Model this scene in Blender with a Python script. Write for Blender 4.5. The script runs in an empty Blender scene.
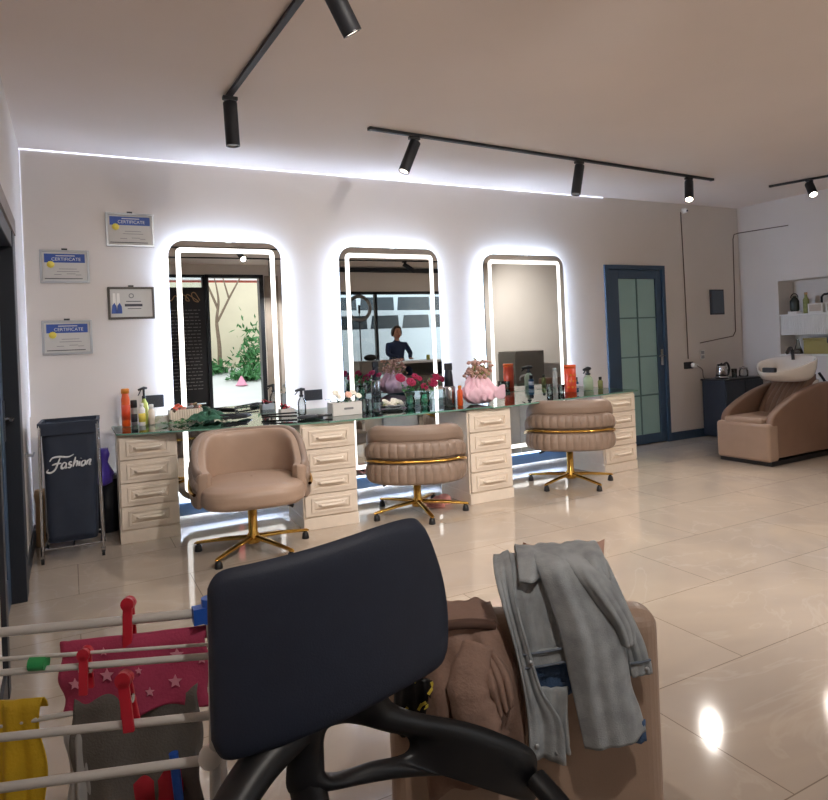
import bpy, math, random
from mathutils import Vector, Matrix
random.seed(7)
C = bpy.context.scene.collection
PI = math.pi
S = bpy.context.scene

# ------------------------------------------------------------------ camera
YAW, ROLL, FPX, V0 = 0.482, 0.042, 660.0, 340.6
R0 = Vector((math.cos(YAW), -math.sin(YAW), 0)); F0 = Vector((math.sin(YAW), math.cos(YAW), 0)); U0 = Vector((0, 0, 1))
CR = R0 * math.cos(ROLL) - U0 * math.sin(ROLL); CU = R0 * math.sin(ROLL) + U0 * math.cos(ROLL)
cd = bpy.data.cameras.new('camera'); cam = bpy.data.objects.new('camera', cd); C.objects.link(cam)
cam.matrix_world = Matrix(((CR.x, CU.x, -F0.x, 0), (CR.y, CU.y, -F0.y, 0), (CR.z, CU.z, -F0.z, 1.35), (0, 0, 0, 1)))
cd.sensor_width = 36; cd.lens = FPX / 828 * 36; cd.shift_y = -(400 - V0) / 828; cd.clip_start = 0.05
S.camera = cam

# ------------------------------------------------------------------ world, sun, exposure
w = bpy.data.worlds.new('overcast_sky'); S.world = w; w.use_nodes = True
bg = w.node_tree.nodes['Background']; bg.inputs[0].default_value = (0.88, 0.94, 1.0, 1); bg.inputs[1].default_value = 1.9
S.view_settings.view_transform = 'Standard'; S.view_settings.look = 'None'
S.view_settings.gamma = 1; S.view_settings.use_curve_mapping = False
S.view_settings.exposure = 0.55
S.cycles.max_bounces = 10; S.cycles.diffuse_bounces = 6; S.cycles.transparent_max_bounces = 12
S.cycles.use_denoising = True; S.cycles.caustics_reflective = False
S.cycles.sample_clamp_indirect = 6
SPOT_W = 130; LED_FACE = 1.35; LED_BACK = 38.0; LED_TOP = 1.35; FILL_W = 130  # last wattage is for the added, unseen fill spots

# ------------------------------------------------------------------ materials
def lin(c):
    return tuple(((v / 255) / 12.92 if v / 255 <= 0.04045 else ((v / 255 + 0.055) / 1.055) ** 2.4) for v in c) + (1,)
def mat(name, rgb, rough=0.5, metal=0, noise=0.06, scale=8, bump=0, bscale=60, coat=0, trans=0, emit=None, es=0, spec=0.5, sheen=0, alpha=1):
    m = bpy.data.materials.new(name); m.use_nodes = True; nt = m.node_tree; p = nt.nodes['Principled BSDF']
    base = lin(rgb)
    if noise:
        tc = nt.nodes.new('ShaderNodeTexCoord'); n = nt.nodes.new('ShaderNodeTexNoise'); n.inputs['Scale'].default_value = scale; n.inputs['Detail'].default_value = 4
        nt.links.new(tc.outputs['Object'], n.inputs['Vector'])
        r = nt.nodes.new('ShaderNodeValToRGB'); r.color_ramp.elements[0].position = 0.3; r.color_ramp.elements[1].position = 0.7
        r.color_ramp.elements[0].color = tuple(v * (1 - noise) for v in base[:3]) + (1,)
        r.color_ramp.elements[1].color = tuple(min(1, v * (1 + noise)) for v in base[:3]) + (1,)
        nt.links.new(n.outputs['Fac'], r.inputs[0]); nt.links.new(r.outputs[0], p.inputs['Base Color'])
    else: p.inputs['Base Color'].default_value = base
    if bump:
        tc = nt.nodes.new('ShaderNodeTexCoord'); n = nt.nodes.new('ShaderNodeTexNoise'); n.inputs['Scale'].default_value = bscale; n.inputs['Detail'].default_value = 3
        nt.links.new(tc.outputs['Object'], n.inputs['Vector'])
        b = nt.nodes.new('ShaderNodeBump'); b.inputs['Strength'].default_value = bump; b.inputs['Distance'].default_value = 0.01
        nt.links.new(n.outputs['Fac'], b.inputs['Height']); nt.links.new(b.outputs[0], p.inputs['Normal'])
    p.inputs['Roughness'].default_value = rough; p.inputs['Metallic'].default_value = metal
    p.inputs['Coat Weight'].default_value = coat; p.inputs['Transmission Weight'].default_value = trans
    p.inputs['Specular IOR Level'].default_value = spec; p.inputs['Sheen Weight'].default_value = sheen
    p.inputs['Alpha'].default_value = alpha
    if emit:
        p.inputs['Emission Color'].default_value = lin(emit); p.inputs['Emission Strength'].default_value = es
    return m
def glass_mat(name, rgb, gloss=0.12, rough=0.0):
    m = bpy.data.materials.new(name); m.use_nodes = True; nt = m.node_tree; nt.nodes.clear()
    o = nt.nodes.new('ShaderNodeOutputMaterial'); mx = nt.nodes.new('ShaderNodeMixShader'); t = nt.nodes.new('ShaderNodeBsdfTransparent'); g = nt.nodes.new('ShaderNodeBsdfGlossy')
    fr = nt.nodes.new('ShaderNodeFresnel'); fr.inputs[0].default_value = 1.5
    mth = nt.nodes.new('ShaderNodeMath'); mth.operation = 'ADD'; mth.inputs[1].default_value = gloss; mth.use_clamp = True
    nt.links.new(fr.outputs[0], mth.inputs[0]); nt.links.new(mth.outputs[0], mx.inputs[0])
    t.inputs[0].default_value = lin(rgb); g.inputs[0].default_value = (0.9, 0.95, 0.95, 1); g.inputs['Roughness'].default_value = rough
    nt.links.new(t.outputs[0], mx.inputs[1]); nt.links.new(g.outputs[0], mx.inputs[2]); nt.links.new(mx.outputs[0], o.inputs[0])
    return m
def emis(name, rgb, s):
    return mat(name, rgb, 0.5, noise=0, emit=rgb, es=s)

M = {}
M['wall'] = mat('painted_wall', (218, 211, 205), 0.75, noise=0.02, scale=2, bump=0.05, bscale=200)
M['ceil'] = mat('painted_ceiling', (228, 217, 210), 0.8, noise=0.02, scale=1.5)
M['navy'] = mat('navy_paint', (56, 78, 102), 0.4, noise=0.05)
M['navy_dark'] = mat('navy_dark_paint', (32, 37, 46), 0.4)
M['jamb_grey'] = mat('grey_jamb', (150, 140, 132), 0.6)
M['cream'] = mat('cream_lacquer', (230, 217, 202), 0.35, noise=0.03, scale=20)
M['leather'] = mat('tan_leather', (166, 141, 123), 0.42, noise=0.05, scale=6, bump=0.08, bscale=250)
M['leather_dark'] = mat('taupe_leather', (140, 120, 106), 0.45, noise=0.05, scale=6, bump=0.08, bscale=250)
M['leather_brown'] = mat('brown_leather', (136, 108, 90), 0.4, noise=0.06, scale=5, bump=0.08, bscale=250)
M['gold'] = mat('gold_metal', (214, 170, 84), 0.22, metal=1, noise=0.03)
M['chrome'] = mat('chrome_metal', (190, 190, 192), 0.2, metal=1, noise=0.02)
M['silver'] = mat('silver_frame', (168, 170, 172), 0.35, metal=0.6, noise=0.02)
M['black'] = mat('black_plastic', (22, 22, 26), 0.4, noise=0.05)
M['blackmatte'] = mat('black_matte', (30, 32, 38), 0.55, noise=0.05)
M['mirror'] = mat('mirror_silver', (226, 230, 230), 0.0, metal=1, noise=0)
M['mirror_edge'] = mat('mirror_edge', (120, 124, 122), 0.15, metal=0.8, noise=0)
M['led_face'] = emis('led_band', (255, 252, 248), LED_FACE)
M['led_back'] = emis('led_halo', (205, 225, 255), LED_BACK)
M['led_top'] = emis('led_profile', (225, 232, 255), LED_TOP)
M['led_side'] = emis('led_profile_dim', (225, 228, 240), 0.4)
M['glass_desk'] = glass_mat('desk_glass', (236, 246, 241), 0.05)
M['glass_edge'] = mat('glass_edge', (150, 200, 180), 0.1, noise=0, trans=0.3)
M['glass_win'] = glass_mat('window_glass', (240, 246, 248), 0.02)
M['glass_clear'] = glass_mat('clear_glass', (246, 250, 251), 0.05)
M['glass_teal'] = glass_mat('teal_glass', (205, 245, 232), 0.08)
M['frost'] = mat('frosted_glass', (150, 184, 182), 0.35, noise=0.03, scale=3, coat=0.2)
M['frost_blue'] = mat('frosted_blue_glass', (96, 116, 134), 0.3, noise=0.03)
M['white'] = mat('white_plastic', (232, 230, 226), 0.35, noise=0.02)
M['ceramic'] = mat('white_ceramic', (236, 232, 226), 0.12, noise=0.01, coat=0.5)
M['paper'] = mat('paper', (226, 224, 218), 0.6, noise=0.02)
M['certpaper'] = mat('certificate_paper', (198, 196, 192), 0.5, noise=0.02)
M['certblue'] = mat('certificate_blue', (42, 76, 152), 0.5, noise=0.02)
M['yellow'] = mat('yellow_seal', (226, 206, 84), 0.5)
M['greyline'] = mat('grey_ink', (130, 130, 132), 0.6)
M['darkline'] = mat('dark_ink', (60, 62, 70), 0.6)
M['orange'] = mat('orange_plastic', (228, 92, 30), 0.3, noise=0.05, coat=0.3)
M['red'] = mat('red_plastic', (196, 30, 52), 0.35, noise=0.05)
M['redorange'] = mat('red_orange_plastic', (214, 70, 34), 0.3, noise=0.04, coat=0.3)
M['amber'] = mat('amber_cap', (214, 130, 40), 0.3)
M['lime'] = mat('lime_label', (196, 206, 110), 0.4)
M['green'] = mat('green_plastic', (40, 150, 84), 0.4)
M['leaf'] = mat('leaf_green', (62, 120, 62), 0.5, noise=0.25, scale=30)
M['darkgreen'] = mat('dark_green_cloth', (38, 88, 66), 0.7, noise=0.2, scale=20)
M['blue'] = mat('blue_plastic', (40, 92, 190), 0.35)
M['purple'] = mat('purple_bag', (84, 66, 170), 0.35, noise=0.15, scale=25)
M['navycloth'] = mat('navy_fabric', (30, 40, 58), 0.65, noise=0.1, scale=12, bump=0.1, bscale=180)
M['letter'] = mat('silver_lettering', (214, 216, 220), 0.4, noise=0)
M['denim'] = mat('faded_denim', (158, 163, 166), 0.85, noise=0.22, scale=22, bump=0.2, bscale=320)
M['denim_blue'] = mat('blue_denim', (66, 92, 128), 0.8, noise=0.2, scale=14, bump=0.3, bscale=260)
M['denim_seam'] = mat('denim_seam', (106, 116, 130), 0.85, noise=0.2, scale=40)
M['coat'] = mat('brown_coat_cloth', (146, 118, 104), 0.85, noise=0.06, scale=8, bump=0.25, bscale=120)
M['coat_lining'] = mat('coat_lining', (90, 66, 56), 0.85)
M['pillow'] = mat('peach_satin', (196, 156, 138), 0.45, noise=0.06)
M['officeblack'] = mat('office_navy_black', (36, 43, 60), 0.6, noise=0.06, scale=20, bump=0.1, bscale=300)
M['officeframe'] = mat('office_black_frame', (20, 20, 23), 0.42, noise=0.05)
M['rackwhite'] = mat('rack_white', (206, 204, 200), 0.4, noise=0.03)
M['grey_cloth'] = mat('dark_grey_cloth', (104, 100, 95), 0.9, noise=0.15, scale=9, bump=0.3, bscale=200)
M['yellow_cloth'] = mat('mustard_cloth', (206, 170, 34), 0.8, noise=0.15, scale=10, bump=0.3, bscale=120)
M['red_cloth'] = mat('crimson_cloth', (176, 32, 50), 0.8, noise=0.1)
M['white_cloth'] = mat('pale_cloth', (170, 168, 166), 0.8, noise=0.1)
M['pink_cloth'] = mat('pink_cloth', (176, 62, 96), 0.85, noise=0.1, scale=12, bump=0.2, bscale=150)
M['star'] = mat('pale_pink_star', (222, 150, 170), 0.85, noise=0.05)
M['pinkpaper'] = mat('pink_tissue_paper', (250, 206, 222), 0.5, noise=0.08, scale=12)
M['rose'] = mat('crimson_rose', (156, 20, 70), 0.6, noise=0.2, scale=30)
M['flower_white'] = mat('white_flower', (240, 236, 224), 0.6, noise=0.06, scale=30)
M['flower_peach'] = mat('peach_flower', (240, 196, 178), 0.6, noise=0.1, scale=30)
M['dried'] = mat('dried_flower', (196, 156, 142), 0.8, noise=0.25, scale=30)
M['olive'] = mat('olive_leaf', (136, 140, 84), 0.7, noise=0.2, scale=30)
M['slipper'] = mat('pink_slipper_fur', (226, 160, 150), 0.9, noise=0.15, scale=30, bump=0.6, bscale=150)
M['tan_box'] = mat('tan_box', (186, 150, 110), 0.6)
M['mustard_box'] = mat('olive_gold_box', (150, 134, 66), 0.5, noise=0.08)
M['greydesk'] = mat('grey_laminate', (120, 116, 108), 0.5, noise=0.04)
M['skin'] = mat('skin', (196, 150, 126), 0.55, noise=0.04)
M['hair'] = mat('dark_brown_hair', (52, 36, 28), 0.6, noise=0.2, scale=40)
M['bluetop'] = mat('dark_blue_top', (38, 54, 88), 0.8, noise=0.1)
M['trousers'] = mat('black_trousers', (28, 28, 32), 0.8)
M['bark'] = mat('bark', (126, 106, 88), 0.9, noise=0.2, scale=12, bump=0.5)
M['carwhite'] = mat('white_car_paint', (232, 234, 236), 0.25, noise=0, coat=0.6)
M['carglass'] = mat('dark_car_glass', (50, 58, 64), 0.08, noise=0)
M['rubber'] = mat('black_rubber', (24, 24, 24), 0.8)
M['render_wall'] = mat('outdoor_render', (222, 208, 180), 0.9, noise=0.05, scale=1.5, bump=0.1)
M['awning'] = mat('red_awning', (206, 96, 84), 0.7)
M['paving'] = mat('pale_paving', (206, 204, 198), 0.8, noise=0.06, scale=1)
M['lens'] = emis('lamp_lens', (255, 236, 214), 14)
M['lens_dim'] = emis('lamp_lens_dim', (255, 240, 224), 2.2)
M['lens_off'] = mat('lamp_lens_off', (70, 70, 72), 0.2)
M['ringled'] = emis('ring_lamp_off', (236, 236, 240), 0.15)
M['wire'] = mat('cable_grey', (110, 96, 88), 0.6)

def floor_mat():
    m = bpy.data.materials.new('polished_tile'); m.use_nodes = True; nt = m.node_tree; p = nt.nodes['Principled BSDF']
    L = nt.links.new; N = nt.nodes.new
    tc = N('ShaderNodeTexCoord'); mp = N('ShaderNodeMapping'); mp.inputs['Rotation'].default_value = (0, 0, 0.0); L(tc.outputs['Object'], mp.inputs[0])
    br = N('ShaderNodeTexBrick'); br.inputs['Scale'].default_value = 1; br.inputs['Brick Width'].default_value = 1.2; br.inputs['Row Height'].default_value = 0.6
    br.inputs['Mortar Size'].default_value = 0.0022; br.inputs['Mortar Smooth'].default_value = 0; br.offset = 0.5
    br.inputs['Color1'].default_value = lin((188, 174, 160)); br.inputs['Color2'].default_value = lin((183, 169, 155)); br.inputs['Mortar'].default_value = lin((140, 126, 114))
    L(mp.outputs[0], br.inputs['Vector'])
    n1 = N('ShaderNodeTexNoise'); n1.inputs['Scale'].default_value = 1.1; n1.inputs['Detail'].default_value = 7; n1.inputs['Distortion'].default_value = 1.2; L(mp.outputs[0], n1.inputs['Vector'])
    r1 = N('ShaderNodeValToRGB'); e = r1.color_ramp.elements; e[0].position = 0.35; e[0].color = (0.86, 0.86, 0.87, 1); e[1].position = 0.68; e[1].color = (1.06, 1.04, 1.0, 1)
    L(n1.outputs['Fac'], r1.inputs[0])
    mu = N('ShaderNodeMixRGB'); mu.blend_type = 'MULTIPLY'; mu.inputs[0].default_value = 1; L(br.outputs['Color'], mu.inputs[1]); L(r1.outputs[0], mu.inputs[2])
    n2 = N('ShaderNodeTexNoise'); n2.inputs['Scale'].default_value = 0.9; n2.inputs['Detail'].default_value = 5; n2.inputs['Distortion'].default_value = 2.5; L(mp.outputs[0], n2.inputs['Vector'])
    r2 = N('ShaderNodeValToRGB'); e = r2.color_ramp.elements; e[0].position = 0.485; e[0].color = (0, 0, 0, 1); e[1].position = 0.5; e[1].color = (0.16, 0.16, 0.16, 1); x = e.new(0.515); x.color = (0, 0, 0, 1)
    L(n2.outputs['Fac'], r2.inputs[0])
    mv = N('ShaderNodeMixRGB'); mv.blend_type = 'MIX'; mv.inputs[2].default_value = lin((214, 204, 192)); L(r2.outputs[0], mv.inputs[0]); L(mu.outputs[0], mv.inputs[1])
    L(mv.outputs[0], p.inputs['Base Color'])
    n3 = N('ShaderNodeTexNoise'); n3.inputs['Scale'].default_value = 3; L(tc.outputs['Object'], n3.inputs['Vector'])
    mr = N('ShaderNodeMapRange'); mr.inputs[3].default_value = 0.04; mr.inputs[4].default_value = 0.08; L(n3.outputs['Fac'], mr.inputs[0]); L(mr.outputs[0], p.inputs['Roughness'])
    b = N('ShaderNodeBump'); b.inputs['Strength'].default_value = 0.02; b.inputs['Distance'].default_value = 0.02; L(n3.outputs['Fac'], b.inputs['Height']); L(b.outputs[0], p.inputs['Normal'])
    p.inputs['Specular IOR Level'].default_value = 0.7
    return m
M['floor'] = floor_mat()

# ------------------------------------------------------------------ mesh helpers
class MB:
    def __init__(s): s.v = []; s.f = []; s.sm = []
    def add(s, vs, fs, smooth=False, tr=None):
        o = len(s.v)
        s.v += [tuple(tr @ Vector(q)) if tr is not None else tuple(q) for q in vs]
        s.f += [tuple(i + o for i in f) for f in fs]; s.sm += [smooth] * len(fs); return s
    def box(s, lo, hi, tr=None):
        x0, y0, z0 = lo; x1, y1, z1 = hi
        return s.add([(x0,y0,z0),(x1,y0,z0),(x1,y1,z0),(x0,y1,z0),(x0,y0,z1),(x1,y0,z1),(x1,y1,z1),(x0,y1,z1)],
                     [(0,3,2,1),(4,5,6,7),(0,1,5,4),(1,2,6,5),(2,3,7,6),(3,0,4,7)], False, tr)
    def cbox(s, c, d, tr=None):
        return s.box([c[i]-d[i]/2 for i in range(3)], [c[i]+d[i]/2 for i in range(3)], tr)
    def prism(s, pts, z0, z1, tr=None, smooth=False):     # polygon in XY, counter-clockwise
        n = len(pts); vs = [(x, y, z0) for x, y in pts] + [(x, y, z1) for x, y in pts]
        s.add(vs, [tuple(range(n - 1, -1, -1)), tuple(range(n, 2 * n))], False, tr)
        return s.add(vs, [(i, (i + 1) % n, n + (i + 1) % n, n + i) for i in range(n)], smooth, tr)
    def frame(s, outer, inner, z0, z1, tr=None):          # ring between two loops of equal count
        n = len(outer); vs = [(x,y,z0) for x,y in outer]+[(x,y,z0) for x,y in inner]+[(x,y,z1) for x,y in outer]+[(x,y,z1) for x,y in inner]
        fs = []
        for i in range(n):
            j = (i + 1) % n
            fs += [(j, i, n+i, n+j), (2*n+i, 2*n+j, 3*n+j, 3*n+i), (i, j, 2*n+j, 2*n+i), (n+j, n+i, 3*n+i, 3*n+j)]
        return s.add(vs, fs, False, tr)
    def lathe(s, prof, seg=20, tr=None, smooth=True, sx=1, sy=1, mod=None):
        vs = []; fs = []
        for k, (r, z) in enumerate(prof):
            for i in range(seg):
                a = 2 * PI * i / seg; q = r * (mod(a, k) if mod else 1)
                vs.append((q * math.cos(a) * sx, q * math.sin(a) * sy, z))
        for k in range(len(prof) - 1):
            for i in range(seg):
                j = (i + 1) % seg; fs.append((k*seg+i, k*seg+j, (k+1)*seg+j, (k+1)*seg+i))
        fs.append(tuple(range(seg - 1, -1, -1))); fs.append(tuple((len(prof)-1)*seg + i for i in range(seg)))
        return s.add(vs, fs, smooth, tr)
    def cyl(s, p0, p1, r0, r1=None, seg=16, smooth=True, tr=None):
        return s.tube([p0, p1], [r0, r0 if r1 is None else r1], seg, smooth, tr)
    def tube(s, pts, r, seg=10, smooth=True, tr=None, flat=1.0):
        pts = [Vector(p) for p in pts]; n = len(pts); rr = r if isinstance(r, (list, tuple)) else [r] * n
        vs = []; up = None
        for k, p in enumerate(pts):
            t = (pts[min(k+1, n-1)] - pts[max(k-1, 0)]).normalized()
            if up is None: up = Vector((0,0,1)) if abs(t.z) < 0.9 else Vector((0,1,0))
            sd = t.cross(up).normalized(); up = sd.cross(t).normalized()
            for i in range(seg):
                a = 2 * PI * i / seg; vs.append(p + sd * math.cos(a) * rr[k] + up * math.sin(a) * rr[k] * flat)
        fs = [(k*seg+i, k*seg+(i+1)%seg, (k+1)*seg+(i+1)%seg, (k+1)*seg+i) for k in range(n-1) for i in range(seg)]
        s.add(vs, fs, smooth, tr); o = 0
        s.add([vs[i] for i in range(seg)], [tuple(range(seg-1, -1, -1))], False, tr)
        return s.add([vs[(n-1)*seg+i] for i in range(seg)], [tuple(range(seg))], False, tr)
    def grid(s, fn, nu, nv, closeu=False, smooth=True, tr=None):
        vs = [fn(i / (nu if closeu else nu - 1), j / (nv - 1)) for j in range(nv) for i in range(nu)]
        fs = []
        for j in range(nv - 1):
            for i in range(nu if closeu else nu - 1):
                k = (i + 1) % nu; fs.append((j*nu+i, j*nu+k, (j+1)*nu+k, (j+1)*nu+i))
        return s.add(vs, fs, smooth, tr)
    def ball(s, c, r, seg=12, rings=8, sc=(1,1,1), tr=None):
        prof = [(max(1e-4, math.sin(PI*k/rings)) * r, -math.cos(PI*k/rings) * r * sc[2]) for k in range(rings + 1)]
        t = Matrix.Translation(c) @ Matrix.Diagonal((sc[0], sc[1], 1, 1))
        return s.lathe(prof, seg, (tr @ t) if tr is not None else t)
    def build(s, name, m, parent=None, bevel=0, bseg=2, solid=0, sub=0, off=0):
        me = bpy.data.meshes.new(name); me.from_pydata([tuple(q) for q in s.v], [], s.f); me.update()
        me.polygons.foreach_set('use_smooth', s.sm)
        o = bpy.data.objects.new(name, me); C.objects.link(o); me.materials.append(M[m] if isinstance(m, str) else m)
        if parent is not None: o.parent = parent
        if solid:
            q = o.modifiers.new('t', 'SOLIDIFY'); q.thickness = solid; q.offset = off
        if bevel:
            q = o.modifiers.new('b', 'BEVEL'); q.width = bevel; q.segments = bseg; q.limit_method = 'ANGLE'; q.angle_limit = 0.7
            q.harden_normals = False
        if sub:
            q = o.modifiers.new('s', 'SUBSURF'); q.levels = sub; q.render_levels = sub
        return o
def T(x=0, y=0, z=0): return Matrix.Translation((x, y, z))
def Rz(a): return Matrix.Rotation(a, 4, 'Z')
def Rx(a): return Matrix.Rotation(a, 4, 'X')
def Ry(a): return Matrix.Rotation(a, 4, 'Y')
def rrect(w, h, r, n=6, cx=0, cy=0):
    out = []
    for (sx, sy, a0) in ((1, -1, -PI/2), (1, 1, 0), (-1, 1, PI/2), (-1, -1, PI)):
        for k in range(n + 1):
            a = a0 + PI/2 * k / n; out.append((cx + sx*(w/2-r) + r*math.cos(a), cy + sy*(h/2-r) + r*math.sin(a)))
    return out
def thing(name, label, cat, loc=(0,0,0), rz=0, group=None):
    o = bpy.data.objects.new(name, None); C.objects.link(o); o.location = loc; o.rotation_euler = (0,0,rz); o.empty_display_size = 0.05
    return tag(o, label, cat, group)
def tag(o, label, cat, group=None, kind=None):
    o['label'] = label; o['category'] = cat
    if group: o['group'] = group
    if kind: o['kind'] = kind
    return o
def struct(o): o['kind'] = 'structure'; return o
def copy_tree(o, parent=None):
    c = o.copy(); C.objects.link(c)
    if parent is not None: c.parent = parent
    for ch in list(o.children): copy_tree(ch, c)
    return c
def text(name, body, size, m, parent, loc, rot, extrude=0.0008, shear=0, align='CENTER'):
    cu = bpy.data.curves.new(name, 'FONT'); cu.body = body; cu.size = size; cu.extrude = extrude; cu.align_x = align; cu.align_y = 'CENTER'; cu.shear = shear
    o = bpy.data.objects.new(name, cu); C.objects.link(o); bpy.context.view_layer.update()
    me = bpy.data.meshes.new_from_object(o.evaluated_get(bpy.context.evaluated_depsgraph_get())); bpy.data.objects.remove(o)
    n = bpy.data.objects.new(name, me); C.objects.link(n); me.materials.clear(); me.materials.append(M[m]); n.parent = parent; n.location = loc; n.rotation_euler = rot
    return n
def crom(pts, n=6):
    P = [Vector(p) for p in pts]; out = []
    for i in range(len(P) - 1):
        a = P[max(i-1, 0)]; b = P[i]; c = P[i+1]; d = P[min(i+2, len(P)-1)]
        for k in range(n):
            t = k / n; out.append(0.5*((2*b)+(c-a)*t+(2*a-5*b+4*c-d)*t*t+(3*b-a-3*c+d)*t**3))
    out.append(P[-1]); return out
def pl(pts, t):      # polyline sample
    P = pts; n = len(P) - 1; x = t * n; i = min(int(x), n - 1); f = x - i
    return tuple(P[i][k] * (1 - f) + P[i+1][k] * f for k in range(len(P[0])))

# ================================================================== the room
XL, XR, YF, YB, H = -0.277, 7.84, 5.69, -1.2, 2.905
mb = MB(); mb.box((XL-0.3, YB-0.3, -0.1), (XR+0.5, YF+0.2, 0)); struct(mb.build('floor', 'floor'))
mb = MB(); mb.box((XL-0.3, YB-0.3, H), (XR+0.5, YF+0.2, H+0.1)); struct(mb.build('ceiling', 'ceil'))
DX0, DX1, DH = 5.47, 6.44, 2.13
mb = MB()
mb.box((XL-0.3, YF, 0), (DX0, YF+0.2, H)).box((DX1, YF, 0), (XR+0.5, YF+0.2, H)).box((DX0, YF, DH), (DX1, YF+0.2, H))
mb.box((DX0-0.1, YF+0.2, 0), (DX1+0.1, YF+0.25, DH+0.1))  # added unseen backing, blocks sky light leaking under the door leaf
struct(mb.build('wall_front', 'wall'))
LY0, LY1, LH = 3.10, 4.40, 2.05
mb = MB(); mb.box((XL-0.3, LY1, 0), (XL, YF, H)).box((XL-0.3, YB, 0), (XL, LY0, H)).box((XL-0.3, LY0, LH), (XL, LY1, H))
mb.box((XL-0.36, LY0-0.1, 0), (XL-0.3, LY1+0.1, LH+0.1))  # added unseen backing, keeps sky light out of the left door gaps
struct(mb.build('wall_left', 'wall'))
# right wall with niche
NY0, NY1, NZ0, NZ1 = 3.7, 5.165, 0.97, 1.895
mb = MB(); mb.box((XR, NY1, 0), (XR+0.3, YF, H)).box((XR, YB, 0), (XR+0.3, NY0, H)).box((XR, NY0, NZ1), (XR+0.3, NY1, H)).box((XR, NY0, 0), (XR+0.3, NY1, NZ0)).box((XR+0.3, NY0, NZ0), (XR+0.35, NY1, NZ1))
struct(mb.build('wall_right', 'wall'))
# storefront
SX0, SX1 = 2.25, 3.32
mb = MB(); mb.box((XL-0.3, YB-0.15, 0), (1.45, YB, H)).box((1.45, YB-0.15, 0), (SX0, YB, 0.3)).box((1.45, YB-0.15, 2.72), (SX0, YB, H)).box((SX1, YB-0.15, 0), (3.95, YB, H)).box((SX0, YB-0.15, 2.72), (SX1, YB, H))
mb.box((3.95, YB-0.15, 0), (7.4, YB, 0.25)).box((3.95, YB-0.15, 2.4), (7.4, YB, H)).box((7.4, YB-0.15, 0), (XR+0.3, YB, H))
struct(mb.build('wall_back', 'wall'))
mb = MB(); mb.box((3.8, YB, 2.79), (7.8, YB+0.05, 2.88)); struct(mb.build('trim_1', 'navy_dark'))
wf = MB()
for x in (3.95, 5.65, 7.34): wf.box((x, YB-0.12, 0.25), (x+0.06, YB-0.05, 2.4))
wf.box((3.95, YB-0.12, 0.25), (7.4, YB-0.05, 0.31)).box((3.95, YB-0.12, 2.34), (7.4, YB-0.05, 2.4))
win = struct(wf.build('window_1', 'navy_dark'))
wg = MB(); wg.box((4.0, YB-0.095, 0.3), (7.35, YB-0.085, 2.35)); wg.build('pane', 'glass_win', win)
wf = MB(); wf.box((1.45, YB-0.12, 0.3), (1.5, YB-0.05, 2.72)).box((2.2, YB-0.12, 0.3), (2.25, YB-0.05, 2.72)).box((1.5, YB-0.12, 0.3), (2.2, YB-0.05, 0.35)).box((1.5, YB-0.12, 2.67), (2.2, YB-0.05, 2.72)); win2 = struct(wf.build('window_2', 'navy_dark'))
wg = MB(); wg.box((1.5, YB-0.095, 0.35), (2.2, YB-0.085, 2.67)); wg.build('pane', 'glass_win', win2)
df = MB(); df.box((SX0, YB-0.14, 0), (SX0+0.06, YB+0.02, 2.72)).box((SX1-0.08, YB-0.14, 0), (SX1, YB+0.02, 2.72)).box((SX0, YB-0.14, 2.66), (SX1, YB+0.02, 2.72))
struct(df.build('door_3', 'navy_dark'))
mb = MB(); mb.box((SX1+0.02, YB, 0.1), (3.6, YB+0.03, 2.7)); struct(mb.build('trim_2', 'jamb_grey'))
# baseboards
mb = MB(); mb.box((XL, YF-0.02, 0), (DX0-0.001, YF, 0.1)).box((DX1+0.001, YF-0.02, 0), (XR, YF, 0.1)); struct(mb.build('baseboard_front', 'navy', bevel=0.004))
mb = MB(); mb.box((XR-0.02, YB, 0), (XR, YF-0.02, 0.1)); struct(mb.build('baseboard_right', 'navy', bevel=0.004))
mb = MB(); mb.box((XL, LY1+0.02, 0), (XL+0.015, YF-0.02, 0.1)).box((XL, YB, 0), (XL+0.015, LY0-0.02, 0.1)); struct(mb.build('baseboard_left', 'navy_dark', bevel=0.004))
# light profile along the ceiling and the left corner
mb = MB(); mb.box((XL+0.001, YF-0.008, H-0.008), (5.5, YF-0.001, H-0.001)); o = mb.build('light_profile', 'led_top'); tag(o, 'thin white light line where the mirror wall meets the ceiling', 'light strip')
mb = MB(); mb.box((XL+0.001, YF-0.008, 0.9), (XL+0.008, YF-0.001, H-0.009)); o = mb.build('light_profile', 'led_side'); tag(o, 'thin vertical light line down the left corner of the room', 'light strip')

# ------------------------------------------------------------------ doors
# door in the mirror wall
df = MB(); df.box((DX0, YF-0.02, 0), (DX0+0.05, YF+0.12, DH)).box((DX1-0.05, YF-0.02, 0), (DX1, YF+0.12, DH)).box((DX0+0.05, YF-0.02, DH-0.05), (DX1-0.05, YF+0.12, DH))
d1 = struct(df.build('door_1', 'navy', bevel=0.003))
lf = MB(); a, b, y0, y1 = DX0+0.055, DX1-0.055, YF+0.0, YF+0.045
px0, px1, pz0, pz1 = 5.69, 6.29, 0.12, 1.97
lf.box((a, y0, 0.01), (px0, y1, DH-0.055)).box((px1, y0, 0.01), (b, y1, DH-0.055)).box((px0, y0, 0.01), (px1, y1, pz0)).box((px0, y0, pz1), (px1, y1, DH-0.055))
lf.build('door_leaf', 'navy', d1, bevel=0.004)
mb = MB(); mb.box((px0, y0+0.02, pz0), (px1, y0+0.028, pz1)); pn = mb.build('pane', 'frost', d1)
mb = MB(); xm = (px0+px1)/2; mb.box((xm-0.008, y0+0.01, pz0), (xm+0.008, y0+0.02, pz1))
for k in (1, 2, 3): z = pz0+(pz1-pz0)*k/4; mb.box((px0, y0+0.01, z-0.008), (px1, y0+0.02, z+0.008))
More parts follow.
